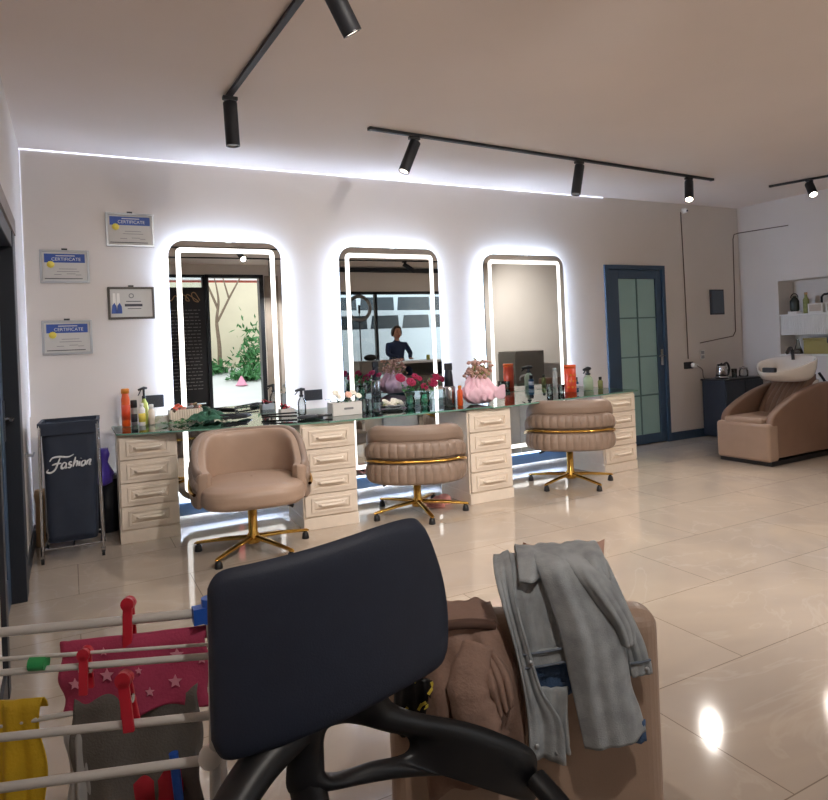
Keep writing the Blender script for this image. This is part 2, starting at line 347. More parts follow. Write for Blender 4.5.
mb.build('glazing_bar', mat('bar_teal', (92, 122, 124), 0.4), d1)
mb = MB(); mb.box((b-0.06, y0-0.008, 0.93), (b-0.02, y0, 1.12)).tube([(b-0.04, y0-0.005, 1.04), (b-0.04, y0-0.05, 1.04), (b-0.14, y0-0.05, 1.04)], 0.009); mb.build('door_handle', 'chrome', d1)
# door on the left wall
df = MB(); df.box((XL-0.2, LY1-0.16, 0), (XL+0.025, LY1+0.02, LH)).box((XL-0.2, LY0-0.02, 0), (XL+0.02, LY0+0.06, LH)).box((XL-0.2, LY0-0.02, LH-0.09), (XL+0.02, LY1, LH))
d2 = struct(df.build('door_2', 'navy_dark', bevel=0.004))
mb = MB(); mb.box((XL-0.2, LY0-0.04, LH), (XL+0.03, LY1+0.035, LH+0.09)); mb.build('casing', 'jamb_grey', d2)
mb = MB(); mb.box((XL-0.1, LY0+0.06, 0.01), (XL-0.05, LY0+0.2, LH-0.09)).box((XL-0.1, LY1-0.3, 0.01), (XL-0.05, LY1-0.16, LH-0.09)).box((XL-0.1, LY0+0.2, 0.01), (XL-0.05, LY1-0.3, 0.18)).box((XL-0.1, LY0+0.2, LH-0.22), (XL-0.05, LY1-0.3, LH-0.09))
mb.build('door_leaf', 'navy', d2, bevel=0.003)
mb = MB(); mb.box((XL-0.08, LY0+0.2, 0.18), (XL-0.072, LY1-0.3, LH-0.22)); mb.build('pane', 'frost_blue', d2)
mb = MB(); mb.box((XL-0.05, LY1-0.23, 0.9), (XL-0.04, LY1-0.19, 1.12)).tube([(XL-0.045, LY1-0.21, 1.02), (XL-0.005, LY1-0.21, 1.02), (XL-0.005, LY1-0.33, 1.02)], 0.009); mb.build('door_handle', 'chrome', d2)

# ------------------------------------------------------------------ mirrors
def xz(y): return T(0, y, 0) @ Rx(PI/2)          # local XY -> world XZ, local +Z -> world -Y
def led_mirror(x0, x1, z0, z1, label):
    w, h = x1-x0, z1-z0; cx = (x0+x1)/2; r = 0.13
    t = thing('lighted_mirror', label, 'mirror', (cx, YF, z0), 0, 'lighted mirrors on the wall')
    cz = h/2; N = 8
    A = rrect(w, h, r, N, 0, cz); B = rrect(w-0.08, h-0.08, r-0.04, N, 0, cz); Bi = rrect(w-0.10, h-0.10, r-0.05, N, 0, cz)
    b = MB(); b.prism(A, 0.050, 0.068, xz(0)); b.build('mirror_body', 'mirror_edge', t)
    b = MB(); b.prism(B, 0.004, 0.050, xz(0)); b.build('back_light', 'led_back', t)
    g = MB(); g.prism(rrect(w-0.004, h-0.004, r-0.002, N, 0, cz), 0.0685, 0.071, xz(0)); gl = g.build('mirror_glass', 'mirror', t)
    ia, ib = 0.058, 0.098
    l = MB(); l.frame(rrect(w-2*ia, h-2*ia, r*0.35, N, 0, cz), rrect(w-2*ib, h-2*ib, 0.015, N, 0, cz), 0.0712, 0.0725, xz(0)); l.build('light_band', 'led_face', t)
    c = MB(); c.prism(rrect(0.05, 0.02, 0.006, 3, 0.02, h-0.004), 0.060, 0.078, xz(0)); c.build('top_clip', 'white', t)
    return t
led_mirror(0.735, 1.665, 0.13, 2.245, 'tall lighted mirror nearest the certificates, reflecting the open shop door and a bare tree')
led_mirror(2.205, 3.24, 0.13, 2.235, 'tall lighted mirror behind the crimson roses, reflecting a person at a desk')
led_mirror(3.77, 4.82, 0.13, 2.205, 'tall lighted mirror nearest the blue door, reflecting a plain grey wall')

# ------------------------------------------------------------------ drawer cabinets
def cabinet(xc, yf, w, h, label, rz=0):
    dp = 0.48
    t = thing('drawer_cabinet', label, 'drawer cabinet', (xc, yf, 0), rz, 'cream four drawer cabinets under the glass worktops')
    b = MB(); b.box((-w/2, 0.02, 0.0), (w/2, dp, 0.09)).box((-w/2, 0.02, 0.09), (-w/2+0.02, dp, h)).box((w/2-0.02, 0.02, 0.09), (w/2, dp, h)).box((-w/2, 0.02, h-0.02), (w/2, dp, h)).box((-w/2, dp-0.02, 0.09), (w/2, dp, h)).box((-w/2+0.02, 0.02, 0.09), (w/2-0.02, dp-0.02, h-0.02))
    b.v = b.v; b.build('body', 'cream', t, bevel=0.003)
    p = MB(); p.box((-w/2, 0.005, 0.0), (w/2, 0.02, 0.085)); p.build('plinth', 'cream', t, bevel=0.002)
    dh = (h-0.095-0.02)/4
    for k in range(4):
        z0 = 0.095+k*dh+0.003; z1 = z0+dh-0.008; x0, x1 = -w/2+0.012, w/2-0.012; zc = (z0+z1)/2
        d = MB(); d.box((x0, 0.0, z0), (x1, 0.02, z1))
        # raised picture-frame moulding and bevelled field
        fw, fh = (x1-x0)-0.09, (z1-z0)-0.05
        O = [(-fw/2, -fh/2), (fw/2, -fh/2), (fw/2, fh/2), (-fw/2, fh/2)]
        I = [(q[0]*(fw-0.036)/fw, q[1]*(fh-0.036)/fh) for q in O]; J = [(q[0]*(fw-0.075)/fw, q[1]*(fh-0.075)/fh) for q in O]
        tr = T(0, 0, zc) @ Rx(PI/2)
        d.frame(O, I, 0, 0.012, tr)
        vs = [(x, y, 0.001) for x, y in I] + [(x, y, 0.011) for x, y in J]
        d.add(vs, [(i, (i+1) % 4, 4+(i+1) % 4, 4+i) for i in range(4)] + [(4, 5, 6, 7)], False, tr)
        dr = d.build('drawer', 'cream', t, bevel=0.002)
        hd = MB(); hw = fw*0.62
        hd.tube([(-hw/2, -0.008, zc), (-hw/2+0.01, -0.036, zc), (hw/2-0.01, -0.036, zc), (hw/2, -0.008, zc)], 0.0105, 8)
        hd.box((-hw/2-0.008, -0.014, zc-0.012), (-hw/2+0.012, -0.008, zc+0.012)).box((hw/2-0.012, -0.014, zc-0.012), (hw/2+0.008, -0.008, zc+0.012))
        hd.build('handle', 'cream', dr, bevel=0.002)
    return t
cabinet(0.475, 5.09, 0.40, 0.772, 'cream four drawer cabinet beside the navy laundry trolley', -0.03)
cabinet(1.675, 4.62, 0.42, 0.772, 'cream four drawer cabinet under the small white flower box', -0.06)
cabinet(3.055, 4.545, 0.43, 0.762, 'cream four drawer cabinet under the pink wrapped bouquet', 0)
cabinet(4.70, 4.75, 0.45, 0.762, 'cream four drawer cabinet next to the blue door', 0.06)

def glass_top(pts, z, label, group='glass worktops'):
    cx = sum(p[0] for p in pts)/len(pts); cy = sum(p[1] for p in pts)/len(pts)
    t = thing('glass_worktop', label, 'glass worktop', (cx, cy, z), 0, group)
    q = [(x-cx, y-cy) for x, y in pts]
    b = MB(); b.prism(q, 0.001, 0.0108); b.build('glass_panel', 'glass_desk', t)
    e = MB(); n = len(q)
    inn = [(x*0.997, y*0.99) for x, y in q]
    e.frame(q, inn, 0.0, 0.0115); e.build('polished_edge', 'glass_edge', t)
    return t
glass_top([(0.27, 5.06), (1.66, 4.585), (1.66, 5.61), (0.27, 5.61)], 0.773, 'clear glass worktop of the first station, beside the trolley')
glass_top([(1.67, 4.585), (3.06, 4.51), (3.06, 5.61), (1.67, 5.61)], 0.773, 'clear glass worktop with the roses and the flower box')
glass_top([(3.07, 4.51), (4.93, 4.73), (4.93, 5.61), (3.07, 5.61)], 0.763, 'clear glass worktop of the station nearest the blue door')
DZ = 0.7855

# ------------------------------------------------------------------ salon chairs (front is local -Y)
def salon_chair(label, loc, rz, s0, lever, legs):
    t = thing('salon_chair', label, 'salon chair', loc, rz, 'tan tub salon chairs with gold star bases')
    A, B, PH = 0.355, 0.335, 2.12
    def path(ph, off=0.0):
        n = 2.6; c, s = math.sin(ph), math.cos(ph)
        r = 1/((abs(c/(A+off))**n + abs(s/(B+off))**n)**(1/n)); return r*c, r*s
    def drop(ph):
        q = max(0, (abs(ph)-0.75)/(PH-0.75)); return 0.20*q*q*(3-2*q)
    def kz(ph): return (0.44-drop(ph))/0.44
    def roll(z0, z1, bulge, off, chan, k, name, m):
        b = MB(); nu, nv = 321, 18
        def fn(u, v):
            ph = -PH + 2*PH*u; a = 2*PI*v
            e = min(1, (1-abs(2*u-1))/0.05); e = math.sqrt(max(0.0, 1-(1-e)**2))
            ch = 1.0 if not chan else 0.76 + 0.24*abs(math.sin(ph*chan))**0.5
            ca, sa = math.cos(a), math.sin(a)
            bs = 1-0.5*min(1, max(0, (abs(ph)-0.9)/(PH-0.9)))
            rr = off + bs*bulge*(abs(ca)**0.8)*(1 if ca > 0 else -0.6)*(ch if ca > 0 else 1)*e
            x, y = path(ph, rr)
            zc = (z0+z1)/2*kz(ph); hh = (z1-z0)/2*kz(ph)*(abs(sa)**0.75)*(1 if sa > 0 else -1)*(0.45+0.55*e)
            return (x, y, s0 + zc + hh)
        b.grid(fn, nu, nv)
        return b.build(name, m, t)
    roll(0.0, 0.165, 0.05, 0.0, 19, 0.1, 'lower_roll', 'leather_dark')
    roll(0.19, 0.325, 0.055, 0.0, 19, 0.55, 'middle_roll', 'leather_dark')
    roll(0.31, 0.44, 0.045, -0.01, 0, 1.0, 'upper_roll', 'leather_dark')
    # inner shell
    b = MB(); nu, nv = 97, 26
    def shell(u, v):
        ph = (-PH + 2*PH*u)*1.03; d = drop(ph)
        top = 0.425-d; a = 2*PI*v; e = min(1, (1-abs(2*u-1))/0.04); e = math.sqrt(max(0.0, 1-(1-e)**2))
        sa, ca = math.sin(a), math.cos(a)
        hh = (top-0.02)/2; zc = 0.02+hh
        th = 0.046*(0.02+0.98*e)
        x, y = path(ph, -0.030 + th*(abs(ca)**0.35)*(1 if ca > 0 else -1))
        return (x, y, s0+zc+hh*(abs(sa)**0.35)*(1 if sa > 0 else -1))
    b.grid(shell, nu, nv); b.build('backrest', 'leather', t)
    # gold band
    b = MB()
    def band(u, v):
        ph = -PH*0.97 + 2*PH*0.97*u; a = 2*PI*v; x, y = path(ph, 0.035 + 0.012*math.cos(a)); return (x, y, s0+0.178*kz(ph)+0.011*math.sin(a))
    b.grid(band, 97, 10); b.build('gold_band', 'gold', t)
    # seat cushion and underside
    def sup(a, ax, ay, n=3.2): 
        c, s = math.cos(a), math.sin(a); r = 1/((abs(c/ax)**n+abs(s/ay)**n)**(1/n)); return r*c, r*s
    b = MB(); prof = [(0.3, 0.02), (0.93, 0.02), (1.0, 0.045), (1.0, 0.10), (0.97, 0.13), (0.88, 0.15), (0.6, 0.163), (0.25, 0.168), (0.02, 0.17)]
    def seat(u, v):
        k = v*(len(prof)-1); i = min(int(k), len(prof)-2); f = k-i; q = prof[i][0]*(1-f)+prof[i+1][0]*f; z = prof[i][1]*(1-f)+prof[i+1][1]*f
        x, y = sup(2*PI*u, (0.318+0.035*max(0, -math.sin(2*PI*u)))*q, 0.335*q); return (x, y-0.055, s0+z-0.012)
    b.grid(seat, 56, 25, closeu=True); b.build('seat', 'leather', t)
    b = MB(); b.lathe([(0.02, s0-0.012), (0.29, s0-0.008), (0.31, s0+0.02), (0.02, s0+0.022)], 40, sy=0.95); b.build('seat_base', 'leather_dark', t)
    b = MB(); b.box((-0.09, -0.11, s0-0.035), (0.09, 0.11, s0-0.012)); b.cyl((0, 0, 0.2), (0, 0, s0-0.03), 0.028); b.build('mechanism', 'black', t, bevel=0.003)
    b = MB(); b.tube([(0.05*lever, 0, s0-0.03), (0.2*lever, -0.03, s0-0.045), (0.27*lever, -0.04, s0-0.075)], [0.007, 0.007, 0.013]); b.build('lever', 'black', t)
    b = MB(); b.lathe([(0.045, 0.05), (0.05, 0.06), (0.05, 0.09), (0.03, 0.12), (0.03, s0-0.06), (0.022, s0-0.05)], 20); b.build('column', 'gold', t)
    for k in range(5):
        a = 2*PI*k/5 + math.radians(legs) - rz; ca, sa = math.cos(a), math.sin(a)
        b = MB(); b.tube([(0.02*ca, 0.02*sa, 0.088), (0.2*ca, 0.2*sa, 0.078), (0.385*ca, 0.385*sa, 0.058), (0.40*ca, 0.40*sa, 0.054)], [0.026, 0.022, 0.016, 0.008], 10, flat=0.62)
        lg = b.build('leg', 'gold', t)
        b = MB(); c = Vector((0.375*ca, 0.375*sa, 0)); b.cyl(c+Vector((0, 0, 0.035)), c+Vector((0, 0, 0.055)), 0.012)
        b.lathe([(0.024, 0.0), (0.026, 0.004), (0.02, 0.04), (0.014, 0.044)], 12, T(c.x, c.y, 0)); b.build('foot', 'black', lg)
    return t
salon_chair('tan tub salon chair facing the room beside the first station', (1.045, 4.43, 0), -0.16, 0.345, 1, 6)
salon_chair('taupe tub salon chair seen from behind, at the desk with the roses', (2.39, 4.62, 0), PI-0.50, 0.285, 1, -30)
salon_chair('taupe tub salon chair seen from behind, at the desk nearest the blue door', (3.98, 4.66, 0), PI-0.62, 0.345, 1, -20)

# ------------------------------------------------------------------ certificates
def certificate(x0, z0, x1, z1, label, dark=False):
    w, h = x1-x0, z1-z0
    t = thing('framed_certificate', label, 'certificate', ((x0+x1)/2, YF, z0), 0, 'framed certificates on the wall')
    O = [(-w/2, 0), (w/2, 0), (w/2, h), (-w/2, h)]; f = 0.017; I = [(-w/2+f, f), (w/2-f, f), (w/2-f, h-f), (-w/2+f, h-f)]
    b = MB(); b.frame(O, I, 0.002, 0.022, xz(0)); b.build('frame', 'silver' if not dark else mat('dark_wood', (70, 62, 52), 0.5), t, bevel=0.002)
    b = MB(); b.prism(I, 0.004, 0.012, xz(0)); b.build('sheet', 'certpaper', t)
    b = MB(); b.box((-0.02, -0.012, h), (0.02, -0.003, h+0.014)); b.build('hanger', 'black', t)
    rt = (PI/2, 0, 0)
    if not dark:
        b = MB(); b.box((-w/2+0.03, -0.0135, h-0.095), (w/2-0.03, -0.012, h-0.028)); b.build('header', 'certblue', t)
        text('lettering', 'CERTIFICATE', 0.034, 'letter', t, (0.01, -0.0145, h-0.07), rt)
        b = MB(); b.box((-0.06, -0.0145, h-0.046), (0.07, -0.0135, h-0.040)); b.build('header_line', 'letter', t)
        b = MB(); b.lathe([(0.026, 0), (0.026, 0.002)], 24, T(-w/2+0.072, -0.014, h-0.11) @ Rx(PI/2), mod=lambda a, k: 1+0.08*math.cos(12*a)); b.build('seal', 'yellow', t)
        b = MB()
        for (xx, zz, ww) in ((0.02, h-0.145, 0.12), (0.02, h-0.165, 0.15), (-0.05, 0.062, 0.05), (0.04, 0.068, 0.06), (0.09, 0.06, 0.04)): b.box((xx-ww/2, -0.0135, zz), (xx+ww/2, -0.012, zz+0.004))
        b.build('text_lines', 'greyline', t)
        b = MB(); b.box((-w/2+0.03, -0.0135, 0.03), (w/2-0.05, -0.012, 0.036)); b.build('footer_line', 'darkline', t)
    else:
        b = MB(); b.frame([(0.02*math.cos(a), h-0.07+0.02*math.sin(a)) for a in [k*PI/8 for k in range(16)]], [(0.012*math.cos(a), h-0.07+0.012*math.sin(a)) for a in [k*PI/8 for k in range(16)]], 0.012, 0.0135, xz(0)); b.build('emblem', 'greyline', t)
        b = MB(); b.box((-0.05, -0.0135, h-0.155), (0.08, -0.012, h-0.135)).box((-0.03, -0.0135, h-0.175), (0.07, -0.012, h-0.17)).box((-0.04, -0.0135, h-0.118), (0.07, -0.012, h-0.112)); b.build('text_lines', 'darkline', t)
        b = MB()
        for xx in (-0.125, -0.095): b.prism([(xx-0.012, 0.11), (xx+0.012, 0.11), (xx+0.009, 0.205), (xx-0.009, 0.205)], 0.012, 0.0135, xz(0)); 
        b.build('bottle_print', 'white', t)
        b = MB()
        for xx in (-0.128, -0.09): b.prism([(xx-0.02, 0.045), (xx+0.02, 0.045), (xx+0.018, 0.1), (xx+0.004, 0.13), (xx-0.012, 0.11)], 0.0136, 0.0142, xz(0))
        b.build('blue_print', 'certblue', t)
certificate(0.29, 2.19, 0.645, 2.455, 'silver framed certificate with a blue header, the topmost on the wall')
certificate(-0.17, 1.90, 0.165, 2.15, 'silver framed certificate with a blue header, upper one near the corner')
certificate(-0.175, 1.355, 0.165, 1.615, 'silver framed certificate with a blue header, the lowest, above the trolley')
certificate(0.285, 1.615, 0.625, 1.87, 'dark framed certificate with two small bottles printed on it', True)

# ------------------------------------------------------------------ track lights
def track(p0, p1, label, heads):
    d = Vector(p1)-Vector(p0); L = d.length; a = math.atan2(d.y, d.x)
    t = thing('light_track', label, 'light track', p0, a, 'black ceiling light tracks')
    b = MB(); b.box((0, -0.018, -0.022), (L, 0.018, -0.001)); b.build('rail', 'blackmatte', t, bevel=0.003)
    b = MB(); b.box((-0.012, -0.02, -0.024), (0.012, 0.02, -0.001)).box((L-0.012, -0.02, -0.024), (L+0.012, 0.02, -0.001)); b.build('end_cap', 'black', t)
def spot(x, y, aim, label, lens, power, ln=0.2, r=0.036, cone=1.7):
    t = thing('track_spotlight', label, 'spotlight', (x, y, H-0.024), 0, 'black cylinder spotlights on the ceiling tracks')
    b = MB(); b.box((-0.045, -0.017, -0.022), (0.045, 0.017, 0.0)).cyl((0, 0, -0.06), (0, 0, -0.02), 0.009); b.build('adapter', 'black', t, bevel=0.003)
    d = Vector(aim).normalized(); top = Vector((0, 0, -0.055)); p0 = top - d*0.02; p1 = top + d*ln
    b = MB(); b.tube([p0, p0+d*0.004, p1-d*0.003, p1], [r*0.93, r, r, r*0.96], 28); b.build('lamp_body', 'blackmatte', t)
    b = MB(); b.cyl(p1, p1+d*0.002, r*0.8, seg=24); b.build('lens', lens, t)
    b = MB()
    q = d.to_track_quat('Z', 'Y').to_matrix().to_4x4()
    b.frame([(r*math.cos(k*PI/12), r*math.sin(k*PI/12)) for k in range(24)], [(r*0.8*math.cos(k*PI/12), r*0.8*math.sin(k*PI/12)) for k in range(24)], 0, 0.006, Matrix.Translation(p1) @ q); b.build('rim', 'black', t)
    if power:
        ld = bpy.data.lights.new('lamp', 'SPOT'); ld.energy = power; ld.color = (1.0, 0.93, 0.86); ld.spot_size = cone; ld.spot_blend = 0.8; ld.shadow_soft_size = 0.03
        lo = bpy.data.objects.new('lamp', ld); C.objects.link(lo); lo.parent = t; lo.location = p1+d*0.01
        lo.rotation_mode = 'QUATERNION'; lo.rotation_quaternion = (-d).to_track_quat('Z', 'Y')
    return t
track((0.923, 4.12, H), (1.03, 1.1, H), 'black light track nearest the certificates, running toward the viewer', 2)
track((1.986, 4.342, H), (5.993, 4.62, H), 'long black light track in front of the mirrors', 3)
track((6.955, 4.62, H), (7.45, 3.1, H), 'black light track above the wash chair', 1)
spot(0.925, 4.05, (0.03, 0.0, -1), 'black spotlight hanging straight down from the track by the certificates', 'lens_off', 0, 0.24, 0.042)
spot(0.975, 2.50, (0.55, 0.10, -0.9), 'bright black spotlight cut off by the top of the view', 'lens_dim', SPOT_W*0.5, 0.22, 0.042)
spot(2.36, 4.37, (-0.42, 0.0, -0.9), 'black spotlight leaning left on the long track, first of its three', 'lens_dim', SPOT_W*0.35, 0.23, 0.042)
spot(4.08, 4.49, (-0.26, -0.05, -0.95), 'black spotlight in the middle of the long track', 'lens_off', 0, 0.25, 0.042)
spot(5.62, 4.60, (-0.45, -0.35, -0.8), 'lit black spotlight at the blue door end of the long track', 'lens', SPOT_W*1.0, 0.23, 0.042)
spot(7.04, 4.24, (-0.45, -0.5, -0.75), 'glowing spotlight above the wash chair', 'lens', SPOT_W*0.3, 0.16, 0.042)

track((0.9, 0.85, H), (4.0, 0.95, H), 'black light track across the middle of the room, above the viewer', 3)  # added rail out of view, carries fill spots only
for k, (x, y, aim) in enumerate(((1.3, 0.87, (0.0, 0.87, -0.49)), (2.4, 0.90, (0.05, 0.86, -0.49)), (3.5, 0.93, (0.1, 0.45, -0.85)))):
    spot(x, y, aim, ['lit spotlight on the middle track, nearest the left wall', 'lit spotlight at the centre of the middle track', 'lit spotlight on the middle track, nearest the right wall'][k], 'lens', FILL_W*(0.8, 1.1, 1.2)[k], 0.23, 0.042, 1.5)  # added fill lamps overhead, brighten the stations and the floor
track((0.1, -0.3, H), (6.6, -0.1, H), 'black light track above the reception counter', 2)  # second added rail, unseen, for fill over the rear of the room
spot(0.5, -0.285, (0.22, 0.72, -0.66), 'lit spotlight at the left end of the reception track, aimed into the room', 'lens', FILL_W*0.4, 0.23, 0.042, 1.6)  # added lamp behind the camera, lifts the dark foreground
for k, (x, y, aim) in enumerate(((3.2, -0.18, (0.1, -0.4, -0.9)), (5.8, -0.12, (0.78, 0.25, -0.57)))):
    spot(x, y, aim, ['lit spotlight above the shop door side of the reception', 'lit spotlight above the reception counter'][k], 'lens', FILL_W*1.5, 0.23, 0.042)  # added fill lamps, brighten the rear and right wall for the mirrors
# ------------------------------------------------------------------ cables, sockets, panel on the front wall
def cable(pts, r, name, label, m='wire', cat='cable'):
    b = MB(); b.tube(pts, r, 8); o = b.build(name, m); return tag(o, label, cat)
cable([(6.775, YF-0.006, 2.80), (6.79, YF-0.006, 2.0), (6.80, YF-0.006, 0.98)], 0.006, 'wall_cable', 'straight grey cable dropping from the ceiling camera to the black socket')
cable([(XR-0.006, 5.0, 2.565), (XR-0.006, 5.67, 2.58), (7.76, YF-0.006, 2.56), (7.735, YF-0.006, 2.5), (7.71, YF-0.006, 1.3), (7.66, YF-0.006, 1.235), (7.03, YF-0.006, 1.17)], 0.006, 'wall_cable', 'grey cable bending around the corner beside the wall panel')
t = thing('security_camera', 'small white dome camera at the ceiling above the grey cable', 'camera', (6.82, YF, 2.82))
b = MB(); b.cyl((0, 0, 0), (0, -0.03, 0), 0.035); b.ball((0, -0.04, 0), 0.03); b.build('housing', 'white', t)
b = MB(); b.ball((0, -0.062, -0.008), 0.014); b.build('lens', 'black', t)
t = thing('wall_panel', 'small dark grey electrical panel on the wall right of the blue door', 'panel', (7.365, YF, 1.68))
b = MB(); b.cbox((0, -0.012, 0), (0.25, 0.022, 0.32)); b.build('frame', 'darkline', t, bevel=0.003)
b = MB(); b.cbox((0, -0.026, 0), (0.21, 0.008, 0.28)); b.build('panel_door', mat('panel_blue', (72, 84, 98), 0.4), t, bevel=0.003)
def socket(x, z, w, h, label, plug=False):
    t = thing('wall_socket', label, 'socket', (x, YF, z), 0, 'black wall sockets')
    b = MB(); b.cbox((0, -0.006, 0), (w, 0.012, h)); b.build('cover_plate', 'blackmatte', t, bevel=0.004)
    n = 3 if w > 0.13 else 2
    for k in range(n):
        b = MB(); xx = (k-(n-1)/2)*w/n; b.frame([(xx+0.019*math.cos(i*PI/8), 0.019*math.sin(i*PI/8)) for i in range(16)], [(xx+0.015*math.cos(i*PI/8), 0.015*math.sin(i*PI/8)) for i in range(16)], 0.011, 0.014, xz(0)); b.build('outlet', 'black', t)
socket(0.585, 0.95, 0.165, 0.10, 'black wall socket strip above the first cabinet')
socket(1.93, 0.90, 0.17, 0.095, 'black wall socket strip between the first two mirrors')
socket(6.80, 0.90, 0.16, 0.085, 'black wall socket beside the blue door with a plug in it')
t = thing('power_plug', 'white plug and cord in the black socket by the blue door', 'plug', (6.86, YF-0.015, 0.90))
b = MB(); b.cyl((0, 0, 0), (0, -0.05, 0), 0.03, 0.022); b.cyl((0.045, 0, -0.01), (0.045, -0.04, -0.01), 0.024); b.build('plug_head', 'white', t)
b = MB(); b.tube(crom([(0.03, -0.045, -0.01), (0.1, -0.06, -0.06), (0.12, -0.06, -0.16), (0.2, -0.08, -0.24), (0.28, -0.1, -0.165)]), 0.006, 8); b.build('cord', 'wire', t)
t = thing('light_switch', 'small white double switch above the plug cord', 'switch', (7.06, YF, 1.02))
b = MB(); b.cbox((0, -0.005, 0), (0.08, 0.01, 0.12)); b.build('plate', 'white', t, bevel=0.003)
b = MB(); b.cbox((0, -0.012, 0.028), (0.05, 0.006, 0.04)).cbox((0, -0.012, -0.028), (0.05, 0.006, 0.04)); b.build('rocker', 'silver', t)

# ------------------------------------------------------------------ navy cabinet with kettle and cups
t = thing('side_cabinet', 'dark navy side cabinet with a small knob behind the wash chair', 'cabinet', (7.36, 5.50, 0))
b = MB(); b.box((-0.36, -0.16, 0.02), (0.36, 0.16, 0.70)); b.build('body', 'navy_dark', t, bevel=0.004)
b = MB(); b.box((-0.38, -0.18, 0.70), (0.38, 0.165, 0.72)); b.build('top', 'black', t, bevel=0.003)
for sx in (-1, 1):
    b = MB(); b.box((min(0.005*sx, 0.35*sx), -0.175, 0.05), (max(0.005*sx, 0.35*sx), -0.162, 0.69)); dd = b.build('cabinet_door', 'navy_dark', t, bevel=0.003)
    b = MB(); b.ball((sx*0.05-0.0, -0.187, 0.42), 0.012); b.build('knob', 'chrome', dd)
t = thing('electric_kettle', 'steel and black electric kettle on the navy cabinet', 'kettle', (7.13, 5.47, 0.7205))
b = MB(); b.lathe([(0.07, 0), (0.075, 0.01), (0.075, 0.03), (0.07, 0.032), (0.074, 0.035), (0.062, 0.15), (0.055, 0.165)], 24); b.build('kettle_body', 'chrome', t)
b = MB(); b.lathe([(0.056, 0.165), (0.05, 0.18), (0.012, 0.184), (0.012, 0.195)], 24); b.lathe([(0.08, 0), (0.08, 0.02)], 24); b.build('lid', 'black', t)
b = MB(); b.tube(crom([(0.045, 0, 0.175), (0.1, 0, 0.19), (0.135, 0, 0.13), (0.115, 0, 0.05), (0.07, 0, 0.035)]), 0.014, 10); b.build('handle', 'black', t)
b = MB(); b.tube([(-0.05, 0, 0.13), (-0.085, 0, 0.165)], [0.022, 0.008], 10); b.build('spout', 'chrome', t)
def glass_cup(x, y, z, r, h, label, m='glass_clear', grp=None, name='drinking_glass'):
    t = thing(name, label, 'glass', (x, y, z), 0, grp)
    b = MB(); b.lathe([(r*0.75, 0), (r*0.8, 0.002), (r, h), (r*0.93, h), (r*0.72, 0.008), (0.002, 0.008)], 20); b.build('glass_wall', m, t)
    return t
glass_cup(7.36, 5.47, 0.7205, 0.035, 0.11, 'clear drinking glass on the navy cabinet next to the kettle')
t = thing('sugar_jar', 'small glass jar with a metal lid on the navy cabinet', 'jar', (7.58, 5.5, 0.7205))
b = MB(); b.lathe([(0.05, 0), (0.055, 0.01), (0.055, 0.075), (0.045, 0.09), (0.045, 0.095)], 20); b.build('jar_body', 'glass_clear', t)
b = MB(); b.lathe([(0.05, 0.095), (0.05, 0.112), (0.02, 0.118), (0.012, 0.13)], 20); b.build('lid', 'chrome', t)

# ------------------------------------------------------------------ niche shelf and its things
b = MB(); b.box((XR-0.02, NY0, NZ0), (XR+0.3, NY1, NZ0+0.02)); struct(b.build('trim_3', 'white'))
t = thing('niche_shelf', 'white ribbed shelf unit inside the wall niche', 'shelf', (XR, (NY0+NY1)/2, 1.225)); hl = (NY1-NY0)/2-0.002
b = MB(); b.box((0.0, -hl, 0.235), (0.295, hl, 0.255)); b.build('shelf_board', 'white', t)
b = MB(); n = 58
b.box((0.03, -hl, 0.0), (0.29, hl, 0.234))
for k in range(n):
    y = -hl+(k+0.5)*2*hl/n; b.cyl((0.03, y, 0.0), (0.03, y, 0.234), hl/n*0.85, seg=8)
b.build('ribbed_panel', 'white', t)
SZ = 1.4805
t = thing('perfume_bottle', 'dark glass bottle with a handle on the upper niche shelf', 'bottle', (7.93, 5.02, SZ))
b = MB(); b.prism(rrect(0.12, 0.12, 0.02), 0, 0.03); b.build('foot', 'white', t)
b = MB(); b.lathe([(0.04, 0.03), (0.052, 0.05), (0.052, 0.16), (0.03, 0.2), (0.02, 0.205), (0.02, 0.22)], 18); b.build('bottle_body', mat('dark_bottle_glass', (56, 62, 60), 0.1), t)
b = MB(); b.tube([(0, 0.045*math.cos(a), 0.2+0.05*math.sin(a)) for a in [PI*k/10 for k in range(11)]], 0.006, 8); b.build('handle', 'black', t)
t = thing('lotion_bottle', 'olive green bottle beside the white cards in the niche', 'bottle', (7.95, 4.89, SZ))
b = MB(); b.lathe([(0.03, 0), (0.033, 0.01), (0.033, 0.17), (0.015, 0.2), (0.015, 0.23)], 16); b.build('bottle_body', 'olive', t); 
b = MB(); b.lathe([(0.018, 0.23), (0.018, 0.255)], 12); b.build('cap', 'tan_box', t)
for k, (y, lab) in enumerate(((4.74, 'white gift box in the niche next to the olive bottle'), (4.53, 'second white gift box in the niche, cut by the picture edge'))):
    t = thing('gift_box', lab, 'box', (7.93, y, SZ), 0, 'white boxes in the niche')
    b = MB(); b.box((-0.05, -0.09, 0), (0.05, 0.09, 0.115)); b.build('carton', 'paper', t, bevel=0.003)
    b = MB(); b.box((-0.052, -0.07, 0.02), (-0.0502, 0.07, 0.1)); b.build('label', mat('tan_label', (190, 176, 160), 0.6), t)
t = thing('dark_tray', 'dark metal arched stand behind the white boxes in the niche', 'stand', (8.05, 4.5, SZ))
b = MB(); b.tube([(0, 0.26, 0), (0, 0.26, 0.19), (0, 0.23, 0.22), (0, -0.25, 0.24), (0, -0.25, 0)], 0.013, 8); b.build('stand_frame', 'blackmatte', t)
t = thing('glass_cone_bottle', 'small cone shaped glass bottle on the lower niche shelf', 'bottle', (7.93, 5.0, NZ0+0.0205))
